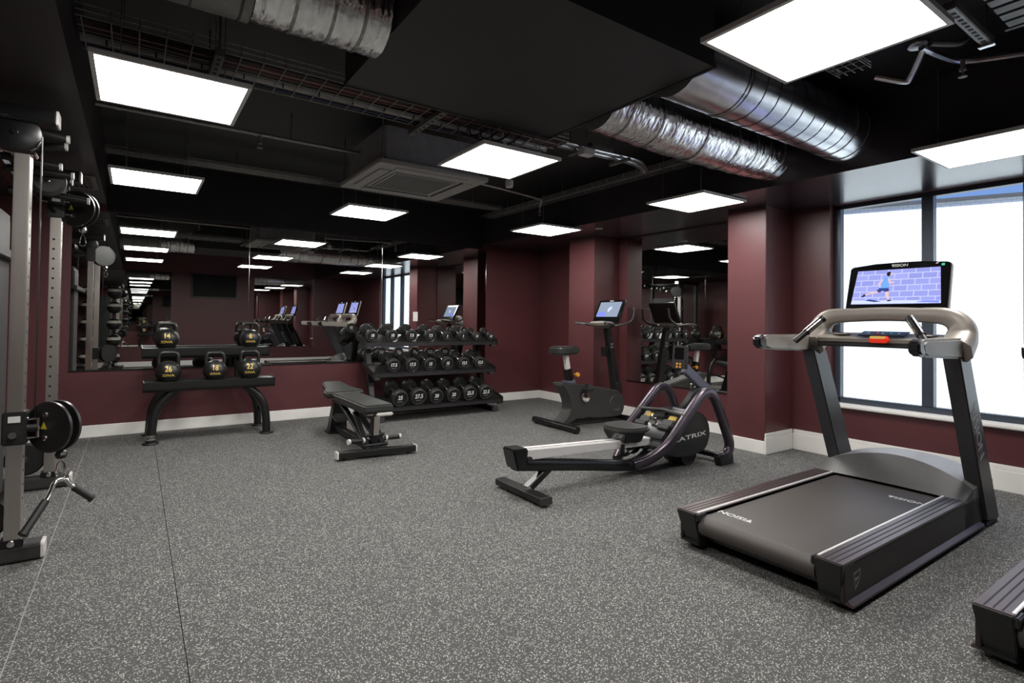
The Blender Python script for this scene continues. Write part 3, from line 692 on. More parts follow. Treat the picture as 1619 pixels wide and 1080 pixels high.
    for nm, po_, m in fig: flat('screen_'+nm, po_, m, .0022)
    vision_logo(sc_, M@Matrix.Translation((0, .152, .001)), .027)
    MB().prism([(.236, .135), (.252, .135), (.252, .150), (.236, .150)], .0005, .0015, 'xy').xf(M).build('sticker', 'green', sc_, smooth=False)
    MB().prism([(.205, .148), (.222, .154), (.216, .158), (.207, .154)], .0005, .0015, 'xy').xf(M).build('sticker', 'white_print', sc_, smooth=False)
    return t
mat('belt', (.052, .044, .039), .5, var=.14, scale=500, bump=.12, bscale=700)
mat('upright_grey', (.042, .042, .045), .4, metal=.3, var=.05)
T1 = make_treadmill('black treadmill with taupe armrests and a running-man screen, next to the pillar')
T1.location = (2.415, 1.483, 0)
T2 = dup(T1, (2.495, .255, 0), 0, 'second treadmill with brown side rails, parallel to the one below the lit panel')
for T in (T1, T2): T['group'] = 'treadmills in a row'

# ================================================================== ROWER
t = thing('rowing_machine', 'black and violet-grey rowing machine with aluminium slide rail', 'rowing machine', (2.2, 3.02, 0)); O = V(2.2, 3.02, 0)
def B(mb, name, m, parent=None, **k):
    return mb.xf(Matrix.Translation(-O)).build(name, m, parent or t, **k)
def slope(x): return .333-(x-2.15)*.046
rl = B(MB().hexa([(2.16, 2.965, slope(2.16)-.075), (3.62, 2.965, slope(3.62)-.06), (3.62, 3.075, slope(3.62)-.06), (2.16, 3.075, slope(2.16)-.075), (2.16, 2.965, slope(2.16)), (3.62, 2.965, slope(3.62)), (3.62, 3.075, slope(3.62)), (2.16, 3.075, slope(2.16))]), 'slide_rail', 'alu', bevel=.006)
for y in (2.99, 3.05): 
    MB().rtube([V(2.17, y, slope(2.17)+.001)-O, V(3.6, y, slope(3.6)+.001)-O], .012, .004).build('rail_groove', 'chrome', rl)
B(MB().prism([(2.07, .345), (2.20, .34), (2.185, .20), (2.12, .195), (2.105, .22)], 2.95, 3.09, 'xz'), 'rear_cap', 'satin_black', bevel=.01)
B(MB().cyl((2.21, 2.95, .262), (2.21, 3.09, .262), .022, 14), 'pivot_bolt', 'gunmetal')
B(MB().rtube(smoothpath([(2.13, 3.02, .228), (2.7, 3.02, .148), (3.18, 3.02, .075), (3.34, 3.02, .075), (3.45, 3.02, .12), (3.58, 3.02, .22)], 6), .085, .075), 'main_frame', 'satin_black', ang=.8)
B(MB().rtube([(2.43, 3.02, .17), (2.24, 3.02, .045)], .06, .05, up=(1,0,1)), 'rear_leg', 'satin_black')
ft = B(MB().rtube([(2.2, 2.755, .04), (2.2, 3.29, .04)], .085, .045), 'rear_foot', 'black_metal')
for y in (2.757, 3.288): MB().rtube([V(2.2, y-.006, .04)-O, V(2.2, y+.006, .04)-O], .088, .048).build('foot_end_cap', 'grey_plastic', ft)
for y in (2.82, 3.22): MB().cyl(V(2.2, y, 0)-O, V(2.2, y, .02)-O, .018, 12).build('levelling_foot', 'chrome', ft)
for y in (2.98, 3.06): MB().lathe([(0, .07), (.012, .068), (.012, .06)], V(2.23, y, 0)-O, 'z', 10).build('bolt', 'chrome', ft)
# side A-frames
for y, sg in ((2.785, -1), (3.255, 1)):
    pts = [(3.20, y+sg*.0-sg*.14, .095), (3.30, y-sg*.08, .14), (3.42, y, .25), (3.62, y, .425), (3.78, y, .56), (3.86, y, .615), (3.94, y, .622), (4.01, y, .575), (4.08, y, .46), (4.15, y, .33), (4.22, y, .19), (4.215, y, .12), (4.16, y, .075), (4.07, y-sg*.02, .06)]
    fr_ = B(MB().rtube(smoothpath(pts, 5), .072, .058, up=(0, 1, 0), b=.25), 'side_frame', 'violet_metal', ang=.8)
    MB().prism([(4.06, 0), (4.25, 0), (4.24, .09), (4.12, .10), (4.05, .07)], y-.03, y+.03, 'xz').xf(Matrix.Translation(-O)).build('frame_foot', 'satin_black', fr_, bevel=.006)
B(MB().rtube([(4.16, 2.79, .06), (4.16, 3.25, .06)], .05, .04), 'front_stabiliser', 'satin_black')
B(MB().rtube([(3.85, 3.02, .15), (4.14, 3.02, .065)], .06, .045), 'front_beam', 'satin_black')
# flywheel housing with wordmark
hx, hz, r0 = 3.86, .275, .185
pf = [(hx+r0*math.cos(a), hz+r0*math.sin(a)) for a in [-.9+k*(PI*.5+.9+.15)/10 for k in range(11)]]
pf += [(3.72, .45), (3.50, .35), (3.42, .27), (3.45, .16), (3.62, .115), (3.80, .10)]
fh = B(MB().prism(pf, 2.845, 3.195, 'xz'), 'flywheel_housing', 'satin_black', bevel=.012)
B(MB().lathe([(r0*.98, -.12), (r0*1.04, -.12), (r0*1.04, .12), (r0*.98, .12)], (hx, 3.02, hz), 'y', 32), 'flywheel_rim', 'violet_metal')
text('lettering', 'MATRIX', .050, 'white_print', fh, TM(V(3.755, 2.8435, .262)-O, (1, 0, .06), (-.06, 0, 1)), .0006, bold=.0006, sx=2.5)
B(MB().lathe([(0, -.10), (.10, -.10), (.10, .10), (0, .10)], (3.86, 3.02, .1), 'y', 24), 'lower_wheel', 'gunmetal')
# foot plates
for y in (2.90, 3.14):
    fp = B(MB().obox((3.50, y, .30), (.05, .11, .28), (0, .75, 0)), 'foot_plate', 'grey_plastic', bevel=.01)
    MB().obox(V(3.525, y, .345)-O, (.075, .118, .045), (0, .75, 0)).build('strap', 'rubber', fp, bevel=.006)
    MB().obox(V(3.60, y, .395)-O, (.015, .075, .10), (0, .75, 0)).build('size_plate', 'gold', fp, bevel=.003)
    for k in range(3):
        for q in (-1, 1): MB().obox(V(3.585+.02*k, y+q*.022, .375+.02*k)-O, (.012, .012, .010), (0, .75, 0)).build('peg_hole', 'dark_slot', fp)
    MB().tube([V(*p)-O for p in arc((3.42, .20), .07, PI, 2*PI, 8, 'xz', y)], .022, 10, up=(0,1,0)).build('heel_cup', 'dark_plastic', fp)
# seat carriage
sp_ = [(3.03, 3.02), (3.05, 2.93), (3.12, 2.86), (3.22, 2.845), (3.31, 2.87), (3.335, 2.95), (3.32, 3.02), (3.335, 3.09), (3.31, 3.17), (3.22, 3.195), (3.12, 3.18), (3.05, 3.11)]
st = B(MB().prism([(p.x, p.y) for p in smoothpath([(a, b, 0) for a, b in sp_+sp_[:1]], 4)[:-1]], .352, .392, 'xy'), 'seat', 'vinyl', bevel=.012)
MB().hexa([V(*p)-O for p in ((3.10, 2.93, .27), (3.28, 2.93, .26), (3.28, 3.11, .26), (3.10, 3.11, .27), (3.07, 2.89, .352), (3.30, 2.89, .352), (3.30, 3.15, .352), (3.07, 3.15, .352))]).build('carriage', 'dark_plastic', st, bevel=.008)
MB().tube([V(*p)-O for p in smoothpath([(3.09, 2.94, .26), (3.10, 2.96, .19), (3.19, 3.0, .165), (3.27, 3.0, .20), (3.29, 2.98, .26)], 5)], .016, 10, up=(0,1,0)).build('carriage_hook', 'satin_black', st)
# handle
hd_ = B(MB().tube(smoothpath([(3.62, 2.77, .455), (3.63, 2.9, .463), (3.645, 3.02, .470), (3.63, 3.14, .463), (3.62, 3.27, .455)], 5), .0165, 12), 'pull_handle', 'rubber')
MB().rtube([V(3.645, 3.02, .468)-O, V(3.73, 3.02, .43)-O], .035, .025).build('handle_clip', 'satin_black', hd_)
B(MB().rtube([(3.72, 3.02, .43), (3.78, 3.02, .40)], .02, .01), 'drive_strap', 'dark_plastic')
B(MB().lathe([(0, -.012), (.035, -.010), (.042, 0), (.035, .010), (0, .012)], (3.52, 3.02, .40), 'x', 20), 'damper_dial', 'chrome')
# console and arm
B(MB().rtube(smoothpath([(3.78, 3.02, .40), (3.94, 3.02, .50), (4.05, 3.02, .60), (4.13, 3.02, .625)], 5), .05, .04), 'console_post', 'satin_black')
B(MB().rtube([(4.24, 3.02, .60), (3.92, 3.02, .81)], .085, .05, up=(0, 1, 0)), 'console_arm', 'violet_case', bevel=.004)
cm = TM((3.865, 3.02, .905), (.25, -1, 0), (.10, 0, 1))
cs = MB().prism(rrect(-.062, .062, -.10, .10, .012), -.025, .025, 'xy').xf(Matrix.Translation(-O)@cm).build('console', 'dark_plastic', t, bevel=.005)
MB().prism(rrect(-.042, .042, -.02, .082, .004), .0245, .0268, 'xy').xf(Matrix.Translation(-O)@cm).build('display', 'screen_black', cs, smooth=False)
for i in range(2):
    for j in range(2): MB().prism(rrect(-.012, .004, -.012, .006, .004), .0245, .028, 'xy').xf(Matrix.Translation(-O)@cm@Matrix.Translation((-.012+i*.028, -.055-j*.026, 0))).build('button', 'orange', cs, smooth=False)

# ================================================================== EXERCISE BIKE
t = thing('exercise_bike', 'dark grey upright exercise bike with a tilted touchscreen in front of the corner pillar', 'exercise bike', (4.4, 4.75, 0)); O = V(4.4, 4.75, 0)
yc = 4.75
bp_ = smoothpath([(3.93, 0, .515), (4.12, 0, .50), (4.40, 0, .455), (4.68, 0, .405), (4.82, 0, .37), (4.91, 0, .28), (4.92, 0, .16), (4.86, 0, .075), (4.70, 0, .065), (4.45, 0, .075), (4.26, 0, .10), (4.14, 0, .085), (4.04, 0, .045), (3.92, 0, .045), (4.0, 0, .12), (4.06, 0, .22), (4.04, 0, .33), (3.97, 0, .44), (3.92, 0, .49)], 4)
bd = B(MB().prism([(p.x, p.z) for p in bp_], yc-.085, yc+.085, 'xz'), 'body_shell', 'grey_plastic', bevel=.022, seg=3)
MB().lathe([(0, -.006), (.115, -.006), (.12, 0), (0, 0)], V(4.785, yc-.085, .215)-O, 'y', 32).build('flywheel_cover', 'grey_plastic', bd)
text('lettering', 'VISION', .028, 'grey_print', bd, TM(V(4.79, yc-.0925, .15)-O, (1,0,0), (0,0,1)), .0005)
B(MB().tube([(3.90, yc-.385, .045), (3.90, yc+.385, .045)], .036, 16), 'rear_stabiliser', 'satin_black')
for y in (-.34, .34): B(MB().cyl((3.90, yc+y, 0), (3.90, yc+y, .02), .02, 12), 'levelling_foot', 'rubber')
B(MB().rtube([(3.9, yc, .05), (4.86, yc, .05)], .06, .045), 'floor_beam', 'satin_black')
B(MB().tube([(4.93, yc-.26, .04), (4.93, yc+.26, .04)], .03, 14), 'front_stabiliser', 'satin_black')
for y in (-.2, .2): B(MB().cyl((4.93, yc+y, 0), (4.93, yc+y, .02), .02, 12), 'levelling_foot', 'rubber')
B(MB().rtube([(4.115, yc, .49), (4.075, yc, .66)], .085, .075, up=(0,1,0)), 'post_sleeve', 'satin_black')
B(MB().rtube([(4.16, yc, .52), (4.12, yc, .50), (4.03, yc, .50)], .10, .05, up=(0,0,1)), 'sleeve_base', 'violet_case', bevel=.006)
B(MB().rtube([(4.085, yc, .62), (4.045, yc, .825)], .055, .05, up=(0,1,0)), 'seat_post', 'alu')
B(MB().lathe([(0, -.03), (.022, -.03), (.026, -.015), (.024, 0), (.01, .02), (.01, .04), (0, .04)], (4.165, yc-.06, .595), 'y', 18), 'adjust_knob', 'orange')
sd_ = [(3.87, .0), (3.875, .09), (3.93, .125), (4.02, .11), (4.10, .055), (4.20, .035), (4.235, .02), (4.235, -.02), (4.20, -.035), (4.10, -.055), (4.02, -.11), (3.93, -.125), (3.875, -.09)]
so = smoothpath([(a, yc+b, 0) for a, b in sd_+sd_[:1]], 3)[:-1]
B(MB().prism([(p.x, p.y) for p in so], .822, .918, 'xy'), 'saddle', 'vinyl', bevel=.025, seg=3)
# cranks and pedals
cr = B(MB().lathe([(0, -.015), (.055, -.012), (.06, 0), (0, .0)], (4.28, yc-.088, .33), 'y', 24), 'crank_disc', 'chrome')
for sg, dz, dx in ((-1, .10, -.04), (1, -.12, .04)):
    c_ = B(MB().rtube([(4.28, yc+sg*.10, .33), (4.28+dx, yc+sg*.115, .33+dz)], .03, .018, up=(0,1,0)), 'crank', 'satin_black')
    MB().box(4.28+dx-.05-O.x, 4.28+dx+.05-O.x, min(sg*.12, sg*.22), max(sg*.12, sg*.22), .33+dz-.014, .33+dz+.014).build('pedal', 'rubber', c_, bevel=.006)
    MB().tube([V(*p)-V(O.x, O.y, 0) for p in [(4.28+dx, yc+sg*.13, .33+dz+.01), (4.28+dx, yc+sg*.14, .33+dz+.06), (4.28+dx, yc+sg*.2, .33+dz+.06), (4.28+dx, yc+sg*.215, .33+dz+.01)]], .008, 8, up=(1,0,0)).build('pedal_strap', 'rubber', c_)
# mast
ms = B(MB().rtube([(4.86, yc, .34), (4.70, yc, 1.13)], .085, .085, up=(0,1,0), scale=[1.15, .85]), 'mast', 'black_metal', bevel=.003)
MB().rtube([V(4.873, yc, .33)-O, V(4.845, yc, .47)-O], .108, .108, up=(0,1,0)).build('mast_boot', 'dark_plastic', ms, bevel=.008)
text('lettering', 'VISION', .075, 'grey_print', ms, TM(V(4.765, yc-.0395, .82)-O, (-.2, 0, 1), (-1, 0, -.2)), .0006, sx=1.1)
B(MB().lathe([(.0, 0), (.036, 0), (.042, .11), (.036, .11), (.034, .01), (0, .01)], (4.63, yc-.03, .79), 'z', 20), 'bottle_cage', 'satin_black')
B(MB().rtube([(4.66, yc, .86), (4.75, yc, .86)], .03, .02), 'cage_arm', 'satin_black')
# console
B(MB().lathe([(0, -.055), (.07, -.048), (.14, -.015), (.152, .012), (.12, .03), (0, .038)], (4.61, yc, 1.175), 'z', 28), 'console_base', 'taupe')
for sg in (-1, 1):
    hb = B(MB().tube(smoothpath([(4.66, yc+sg*.02, 1.15), (4.64, yc+sg*.14, 1.155), (4.56, yc+sg*.235, 1.175), (4.42, yc+sg*.25, 1.185)], 6), .017, 12), 'handlebar', 'grey_plastic')
    MB().cyl(V(4.545, yc+sg*.238, 1.177)-O, V(4.42, yc+sg*.25, 1.186)-O, .019, 14).build('pulse_sensor', 'chrome', hb)
    MB().tube([p-O for p in smoothpath([(4.66, yc+sg*.16, 1.155), (4.80, yc+sg*.22, 1.19), (4.90, yc+sg*.22, 1.25), (4.93, yc+sg*.215, 1.38)], 6)], .015, 10).build('outer_bar', 'grey_plastic', hb)
M = Matrix.Translation(-O)@TM((4.72, yc, 1.34), (0, -1, 0), (.5, 0, 1))
hs = MB().prism(rrect(-.21, .21, -.145, .145, .02), -.03, 0, 'xy').xf(M).build('screen_housing', 'screen_black', t, bevel=.004)
MB().prism(rrect(-.213, .213, -.148, .148, .02), -.04, -.01, 'xy').xf(M).build('screen_back', 'dark_plastic', t, bevel=.006)
sc_ = MB().prism(rrect(-.178, .178, -.085, .115, .004), .0006, .0016, 'xy').xf(M).build('screen', 'scr_grey', hs, smooth=False)
MB().prism([(-.17, -.08), (-.02, -.08), (-.03, -.03), (-.17, -.02)], .0017, .0021, 'xy').xf(M).build('screen_figure', 'scr_blue', sc_, smooth=False)
MB().prism([(.0, -.03), (.05, .03), (.03, .06), (-.02, .02)], .0017, .0021, 'xy').xf(M).build('screen_figure', 'scr_pale', sc_, smooth=False)
text('lettering', 'VISION', .022, 'white_print', hs, M@Matrix.Translation((0, .13, .001)), .0005)

# ================================================================== ADJUSTABLE BENCH
t = thing('weight_bench', 'black padded adjustable weight bench on a steel frame', 'bench', (1.77, 5.1, 0)); O = V(1.77, 5.1, 0)
def pad(poly, z0, z1, name, tilt=None):
    return B(MB().prism(poly, z0, z1, 'xy'), name, 'vinyl', bevel=.014, seg=3)
bk_ = B(MB().prism(rrect(1.632, 1.905, 4.56, 5.50, .03), .385, .452, 'xy'), 'back_pad', 'vinyl', bevel=.014, seg=3)
MB().box(1.65-O.x, 1.887-O.x, 4.58-O.y, 5.48-O.y, .372, .386).build('pad_board', 'satin_black', bk_)
sp_ = [(1.585, 5.53), (1.955, 5.53), (1.955, 5.62), (1.905, 5.74), (1.885, 5.90), (1.865, 5.985), (1.81, 6.0), (1.73, 6.0), (1.675, 5.985), (1.655, 5.90), (1.635, 5.74), (1.585, 5.62)]
so = smoothpath([(a, b, 0) for a, b in sp_+sp_[:1]], 3)[:-1]
M = Matrix.Translation(V(1.77, 5.53, .40))@Matrix.Rotation(.13, 4, 'X')@Matrix.Translation(V(-1.77, -5.53, -.40))
se = MB().prism([(p.x, p.y) for p in so], .395, .46, 'xy').xf(M); B(se, 'seat_pad', 'vinyl', bevel=.014, seg=3)
# frame
B(MB().rtube([(1.77, 4.60, .055), (1.77, 5.78, .055)], .07, .06), 'spine_beam', 'black_metal')
fb = B(MB().rtube([(1.42, 4.615, .045), (2.10, 4.54, .045)], .075, .055), 'front_foot_bar', 'black_metal', bevel=.003)
for x, y, sgn in ((1.42, 4.615, -1), (2.10, 4.54, 1)):
    MB().rtube([V(x-.006, y, .045)-O, V(x+.006, y, .045)-O], .08, .06).build('bar_end_cap', 'white_plastic', fb)
    MB().cyl(V(x-sgn*.06, y, 0)-O, V(x-sgn*.06, y, .02)-O, .02, 12).build('rubber_foot', 'rubber', fb)
MB().obox(V(1.77, 4.556, .055)-O, (.16, .005, .035), (0, 0, -.11)).build('name_plate', 'steel', fb)
rf = B(MB().hexa([(1.69, 5.74, .02), (1.87, 5.74, .02), (1.87, 5.86, .02), (1.69, 5.86, .02), (1.72, 5.68, .36), (1.84, 5.68, .36), (1.84, 5.77, .36), (1.72, 5.77, .36)]), 'rear_leg', 'black_metal', bevel=.006)
MB().prism(rrect(1.67-O.x, 1.89-O.x, 5.71-O.y, 5.89-O.y, .03), 0, .022, 'xy').build('foot_plate', 'black_metal', rf, bevel=.004)
MB().obox(V(1.77, 5.66, .17)-O, (.13, .14, .05), (.3, 0, 0)).build('step', 'grey_plastic', rf, bevel=.015)
B(MB().rtube([(1.77, 4.70, .06), (1.77, 4.66, .37)], .075, .06, up=(1,0,0)), 'front_post', 'black_metal')
B(MB().obox((1.77, 4.625, .26), (.05, .008, .17), (.12, 0, 0)), 'post_plate', 'steel')
for sg in (-1, 1):
    B(MB().rtube([(1.77+sg*.06, 4.72, .09), (1.77+sg*.05, 5.45, .35), (1.77+sg*.05, 5.62, .36)], .03, .05, up=(1,0,0)), 'side_arm', 'black_metal')
    B(MB().rtube([(1.77+sg*.075, 4.62, .06), (1.77+sg*.07, 5.0, .33)], .02, .045, up=(1,0,0)), 'link_arm', 'gunmetal')
    pg = B(MB().cyl((1.77+sg*.09, 4.66, .135), (1.77+sg*.22, 4.645, .14), .021, 14), 'foot_peg', 'rubber')
    for q in (.10, .225): MB().cyl(V(1.77+sg*q, 4.66, .136)-O, V(1.77+sg*(q+.018), 4.655, .136)-O, .024, 14).build('peg_collar', 'white_plastic', pg)
B(MB().cyl((1.66, 4.64, .09), (1.88, 4.64, .09), .014, 12), 'cross_bar', 'black_metal')
B(MB().cyl((1.68, 4.68, .17), (1.86, 4.68, .17), .014, 12), 'cross_bar', 'black_metal')
hb = B(MB().obox((1.82, 4.57, .365), (.16, .03, .032), (0, 0, 0)), 'adjust_handle', 'white_plastic', bevel=.012)
B(MB().obox((1.70, 4.60, .37), (.06, .03, .02)), 'handle_stub', 'steel', bevel=.005)
B(MB().cyl((1.715, 4.86, .20), (1.712, 4.90, .22), .010, 10), 'lock_pin', 'yellow')

# ================================================================== KETTLEBELL RACK
t = thing('kettlebell_rack', 'black two-tier kettlebell rack with curved tubular legs', 'rack', (.635, 6.4, 0)); O = V(.635, 6.4, 0)
def shelf(name, x0, x1, y0, y1, zt, h):
    pr = [(y0, zt-.012), (y0, zt), (y0+.014, zt), (y0+.014, zt-.010), (y1-.014, zt-.010), (y1-.014, zt), (y1, zt), (y1, zt-h*.6), (y1-.05, zt-h), (y0+.03, zt-h), (y0+.006, zt-h*.75)]
    s_ = B(MB().prism(pr, x0, x1, 'yz'), name, 'black_metal', bevel=.004)
    MB().box(x0+.004-O.x, x1-.004-O.x, y0+.016-O.y, y1-.016-O.y, zt-.011, zt-.005).build('shelf_mat', 'rubber', s_)
    for x in (x0, x1): MB().prism([(y0-.001, zt+.004), (y1, zt+.004), (y1, zt-h*.6), (y1-.05, zt-h-.003), (y0+.03, zt-h-.003), (y0+.004, zt-h*.75)], x-.004, x+.004, 'yz').xf(Matrix.Translation(-O)).build('shelf_end', 'satin_black', s_, bevel=.002)
    return s_
shelf('lower_shelf', .075, 1.205, 6.04, 6.30, .585, .095)
shelf('upper_shelf', .065, 1.215, 6.42, 6.69, .885, .105)
for sg, x in ((-1, .14), (1, 1.15)):
    for nm, y, zt in (('front_leg', 6.13, .50), ('rear_leg', 6.62, .50)):
        xi = x-sg*.20
        lg = B(MB().tube(smoothpath([(x-sg*0, y, .0), (x-sg*.008, y, .15), (x-sg*.03, y, .29), (x-sg*.09, y, .40), (xi, y, zt)], 6), .040, 16, up=(0,1,0)), nm, 'black_metal')
        MB().lathe([(0, 0), (.068, 0), (.070, .008), (.066, .016), (.044, .020)], V(x, y, 0)-O, 'z', 28).build('foot_plate', 'black_metal', lg)
    B(MB().rtube([(x+sg*.005, 6.10, .12), (x+sg*.005, 6.62, .22)], .02, .03), 'side_brace', 'black_metal')
    B(MB().rtube([(x-sg*.20, 6.14, .50), (x-sg*.20, 6.62, .50), (x-sg*.20, 6.63, .53)], .06, .05), 'shelf_arm', 'black_metal')
    B(MB().rtube([(x-sg*.20, 6.62, .47), (x-sg*.20, 6.60, .80)], .09, .06, up=(0,1,0)), 'riser', 'black_metal')
def collar(x, y):
    c = B(MB().lathe([(.0405, .04), (.0435, .04), (.0435, .085), (.0405, .085)], (x, y, 0), 'z', 28), 'badge_collar', 'chrome')
    def wp(p):
        a = p.x/.0442-PI/2+.05
        r = .0442+p.z
        return V(x-O.x+r*math.cos(a), y-O.y+r*math.sin(a), .062+p.y)
    text('lettering', 'ZIVA', .030, 'satin_black', c, None, .0004, bold=.0008, sx=1.15, warp=wp)
collar(.14, 6.13)
def kettlebell(num, x, y, z, R, h, label, rot=0.):
    k = thing('kettlebell', label, 'kettlebell', (x, y, z), rot, 'numbered kettlebells on the rack')
    prof = [(0, 0), (R*.62, 0), (R*.70, .004)]
    for i in range(1, 18):
        a = -PI/2+.72+(PI-.72-.30)*i/17
        prof.append((R*math.cos(a), R*.80+R*math.sin(a)))
    prof.append((0, prof[-1][1]+.002))
    bd = MB().lathe(prof, seg=40).build('bell', 'kettle', k, ang=.9)
    top = h; w = R*.70; zb = R*1.52
    hp = [(-w*1.02, 0, zb-.03), (-w*1.06, 0, zb+.03), (-w*1.0, 0, top-.045), (-w*.80, 0, top-.024), (-w*.5, 0, top-.017), (w*.5, 0, top-.017), (w*.80, 0, top-.024), (w*1.0, 0, top-.045), (w*1.06, 0, zb+.03), (w*1.02, 0, zb-.03)]
    MB().tube(smoothpath(hp, 5), .0165, 14, up=(0,1,0)).build('handle', 'kettle', k)
    cz = R*.80
    def wp(p, dz):
        q = V(p.x, 0, p.y+dz); rr = R*R-q.x**2-q.z**2
        return V(q.x, -math.sqrt(max(rr, 1e-6))-.0012-p.z, cz+q.z)
    text('number', num, R*.68, 'gold', bd, None, .0003, bold=R*.010, sx=.80, warp=lambda p: wp(p, R*.30))
    text('lettering', 'ZIVA', R*.27, 'gold', bd, None, .0003, bold=R*.010, sx=1.55, warp=lambda p: wp(p, -R*.24))
    return k
ANG = lambda x, y: -math.atan2(x, y)*.75
for num, x, y, z, R, h, lab in (('26', .272, 6.17, .581, .109, .288, 'black kettlebell numbered twenty-six in gold on the lower shelf'), ('18', .667, 6.17, .581, .107, .277, 'black kettlebell numbered eighteen in gold on the lower shelf'),
        ('22', .983, 6.17, .581, .110, .285, 'black kettlebell numbered twenty-two in gold on the lower shelf'), ('14', .268, 6.55, .881, .112, .262, 'black kettlebell numbered fourteen in gold on the upper shelf'),
        ('8', 1.045, 6.55, .881, .106, .270, 'black kettlebell numbered eight in gold on the upper shelf')):
    kettlebell(num, x, y, z, R, h, lab, ANG(x, y))

# ================================================================== DUMBBELL RACK
t = thing('dumbbell_rack', 'black three-tier dumbbell rack with sloping shelves against the mirror', 'rack', (3.15, 6.4, 0)); O = V(3.15, 6.4, 0)
TI = .29
tiers = [(2.34, 4.03, 6.02, .175, .36), (2.30, 3.99, 6.15, .565, .34), (2.24, 4.10, 6.28, .925, .30)]   # x0,x1,y front,z front,depth
shelves = []
for i, (x0, x1, yf, zf, dp) in enumerate(tiers):
    dy, dz = dp*math.cos(TI), dp*math.sin(TI)
    sh = B(MB().hexa([(x0, yf, zf-.03), (x1, yf, zf-.03), (x1, yf+dy, zf+dz-.03), (x0, yf+dy, zf+dz-.03), (x0, yf, zf), (x1, yf, zf), (x1, yf+dy, zf+dz), (x0, yf+dy, zf+dz)]), 'shelf', 'black_metal', bevel=.004)
    shelves.append(sh)
    MB().box(x0-O.x, x1-O.x, yf-.012-O.y, yf+.01-O.y, zf-.055, zf-.015).build('front_rail', 'gunmetal', sh, bevel=.003)
    for x in (x0, x1):
        MB().hexa([V(*p)-O for p in ((x-.012, yf-.015, zf-.06), (x+.012, yf-.015, zf-.06), (x+.012, yf+dy+.01, zf+dz-.05), (x-.012, yf+dy+.01, zf+dz-.05), (x-.012, yf-.015, zf+.02), (x+.012, yf-.015, zf+.02), (x+.012, yf+dy+.01, zf+dz+.02), (x-.012, yf+dy+.01, zf+dz+.02))]).build('shelf_end', 'black_metal', sh, bevel=.003)
    if i != 0:
        for x in (x0+.05, x1-.05): MB().box(x-.035-O.x, x+.035-O.x, yf-.01-O.y, yf+.06-O.y, zf-.085, zf-.035).build('end_stop', 'grey_plastic', sh, bevel=.008)
    else:
        MB().box(x1-.06-O.x, x1+.01-O.x, yf-.01-O.y, yf+.06-O.y, zf-.075, zf-.03).build('end_stop', 'grey_plastic', sh, bevel=.008)
for x in (2.36, 3.93):
    B(MB().rtube([(x, 6.30, .04), (x, 6.60, 1.02)], .07, .08, up=(0,1,0)), 'upright', 'black_metal')
    for (x0, x1, yf, zf, dp) in tiers:
        B(MB().rtube([(x, yf+.05, zf-.045), (x, yf+.33, zf+.035)], .05, .05), 'shelf_arm', 'black_metal')
    ff = B(MB().rtube([(x, 6.03, .035), (x, 6.66, .035)], .07, .06), 'base_foot', 'black_metal', bevel=.003)
    for y in (6.035, 6.655): MB().rtube([V(x, y-.02, .034)-O, V(x, y+.02, .034)-O], .078, .066).build('foot_cap', 'grey_plastic', ff, bevel=.01)
B(MB().rtube([(2.36, 6.45, .06), (3.93, 6.45, .06)], .05, .05), 'cross_beam', 'black_metal')
def make_dumbbell(num, r, L):
    k = thing('dumbbell', '', 'dumbbell')
    hl = L*.245
    for sg in (-1, 1):
        hd_ = MB().lathe([(0, 0), (r*.60, 0), (r*.9, .006), (r, .018), (r, hl-.014), (r*.93, hl-.004), (r*.80, hl), (r*.78, hl-.004), (0, hl-.004)], (0, 0, 0), 'y', 28)
        hd_.v = [V(p.x, sg*(p.y+L/2-hl), p.z) for p in hd_.v]
        h_ = hd_.build('weight_head', 'rubber', k)
        ey = sg*(L/2-.004)
        M = TM((0, ey+sg*.0006, r*.10), (1, 0, 0) if sg < 0 else (-1, 0, 0), (0, 0, 1))
        text('number', num, r*.70, 'white_bright', h_, M, .0005, bold=r*.02, sx=.85)
        MB().prism([(-r*.36, -r*.36), (r*.36, -r*.36), (r*.30, -r*.44), (-r*.30, -r*.44)], min(0, sg*.0008), max(0, sg*.0008), 'xz').xf(Matrix.Translation((0, ey, 0))).build('print_line', 'grey_print', h_, smooth=False)
        ring = MB().lathe([(r*.905, 0), (r*.935, 0)], (0, sg*(L/2-.0035), 0), 'y', 28)
        ring.build('rim_line', 'grey_print', h_, smooth=False)
    MB().cyl((0, -L/2+hl, 0), (0, L/2-hl, 0), .0165, 14).build('grip', 'chrome', k)
    return k
def place_db(num, r, L, x, tier, label):
    k = make_dumbbell(num, r, L)
    x0, x1, yf, zf, dp = tiers[tier]
    mid = dp/2-.01
    k.location = (x, yf+mid*math.cos(TI)-r*math.sin(TI), zf+mid*math.sin(TI)+r*math.cos(TI)+.001)
    k.rotation_euler = (TI, 0, 0); k['label'] = label; k['group'] = 'dumbbells on the three-tier rack'
    # cradle under each dumbbell
    return k
bot = [('25', .098, 'black dumbbell marked twenty-five at the bench end of the bottom tier'), ('27.5', .101, 'black dumbbell marked twenty-seven and a half on bottom tier'), ('20', .092, 'black dumbbell marked twenty beside twenty-seven and a half on bottom tier'),
       ('20', .092, 'black dumbbell marked twenty beside a twenty-two and a half on bottom tier'), ('22.5', .096, 'black dumbbell marked twenty-two and a half beside a twenty on bottom tier'), ('22.5', .096, 'black dumbbell marked twenty-two and a half at the corner end of the bottom tier')]
for i, (n_, r, lab) in enumerate(bot): place_db(n_, r, .36, 2.575+.2372*i, 0, lab)
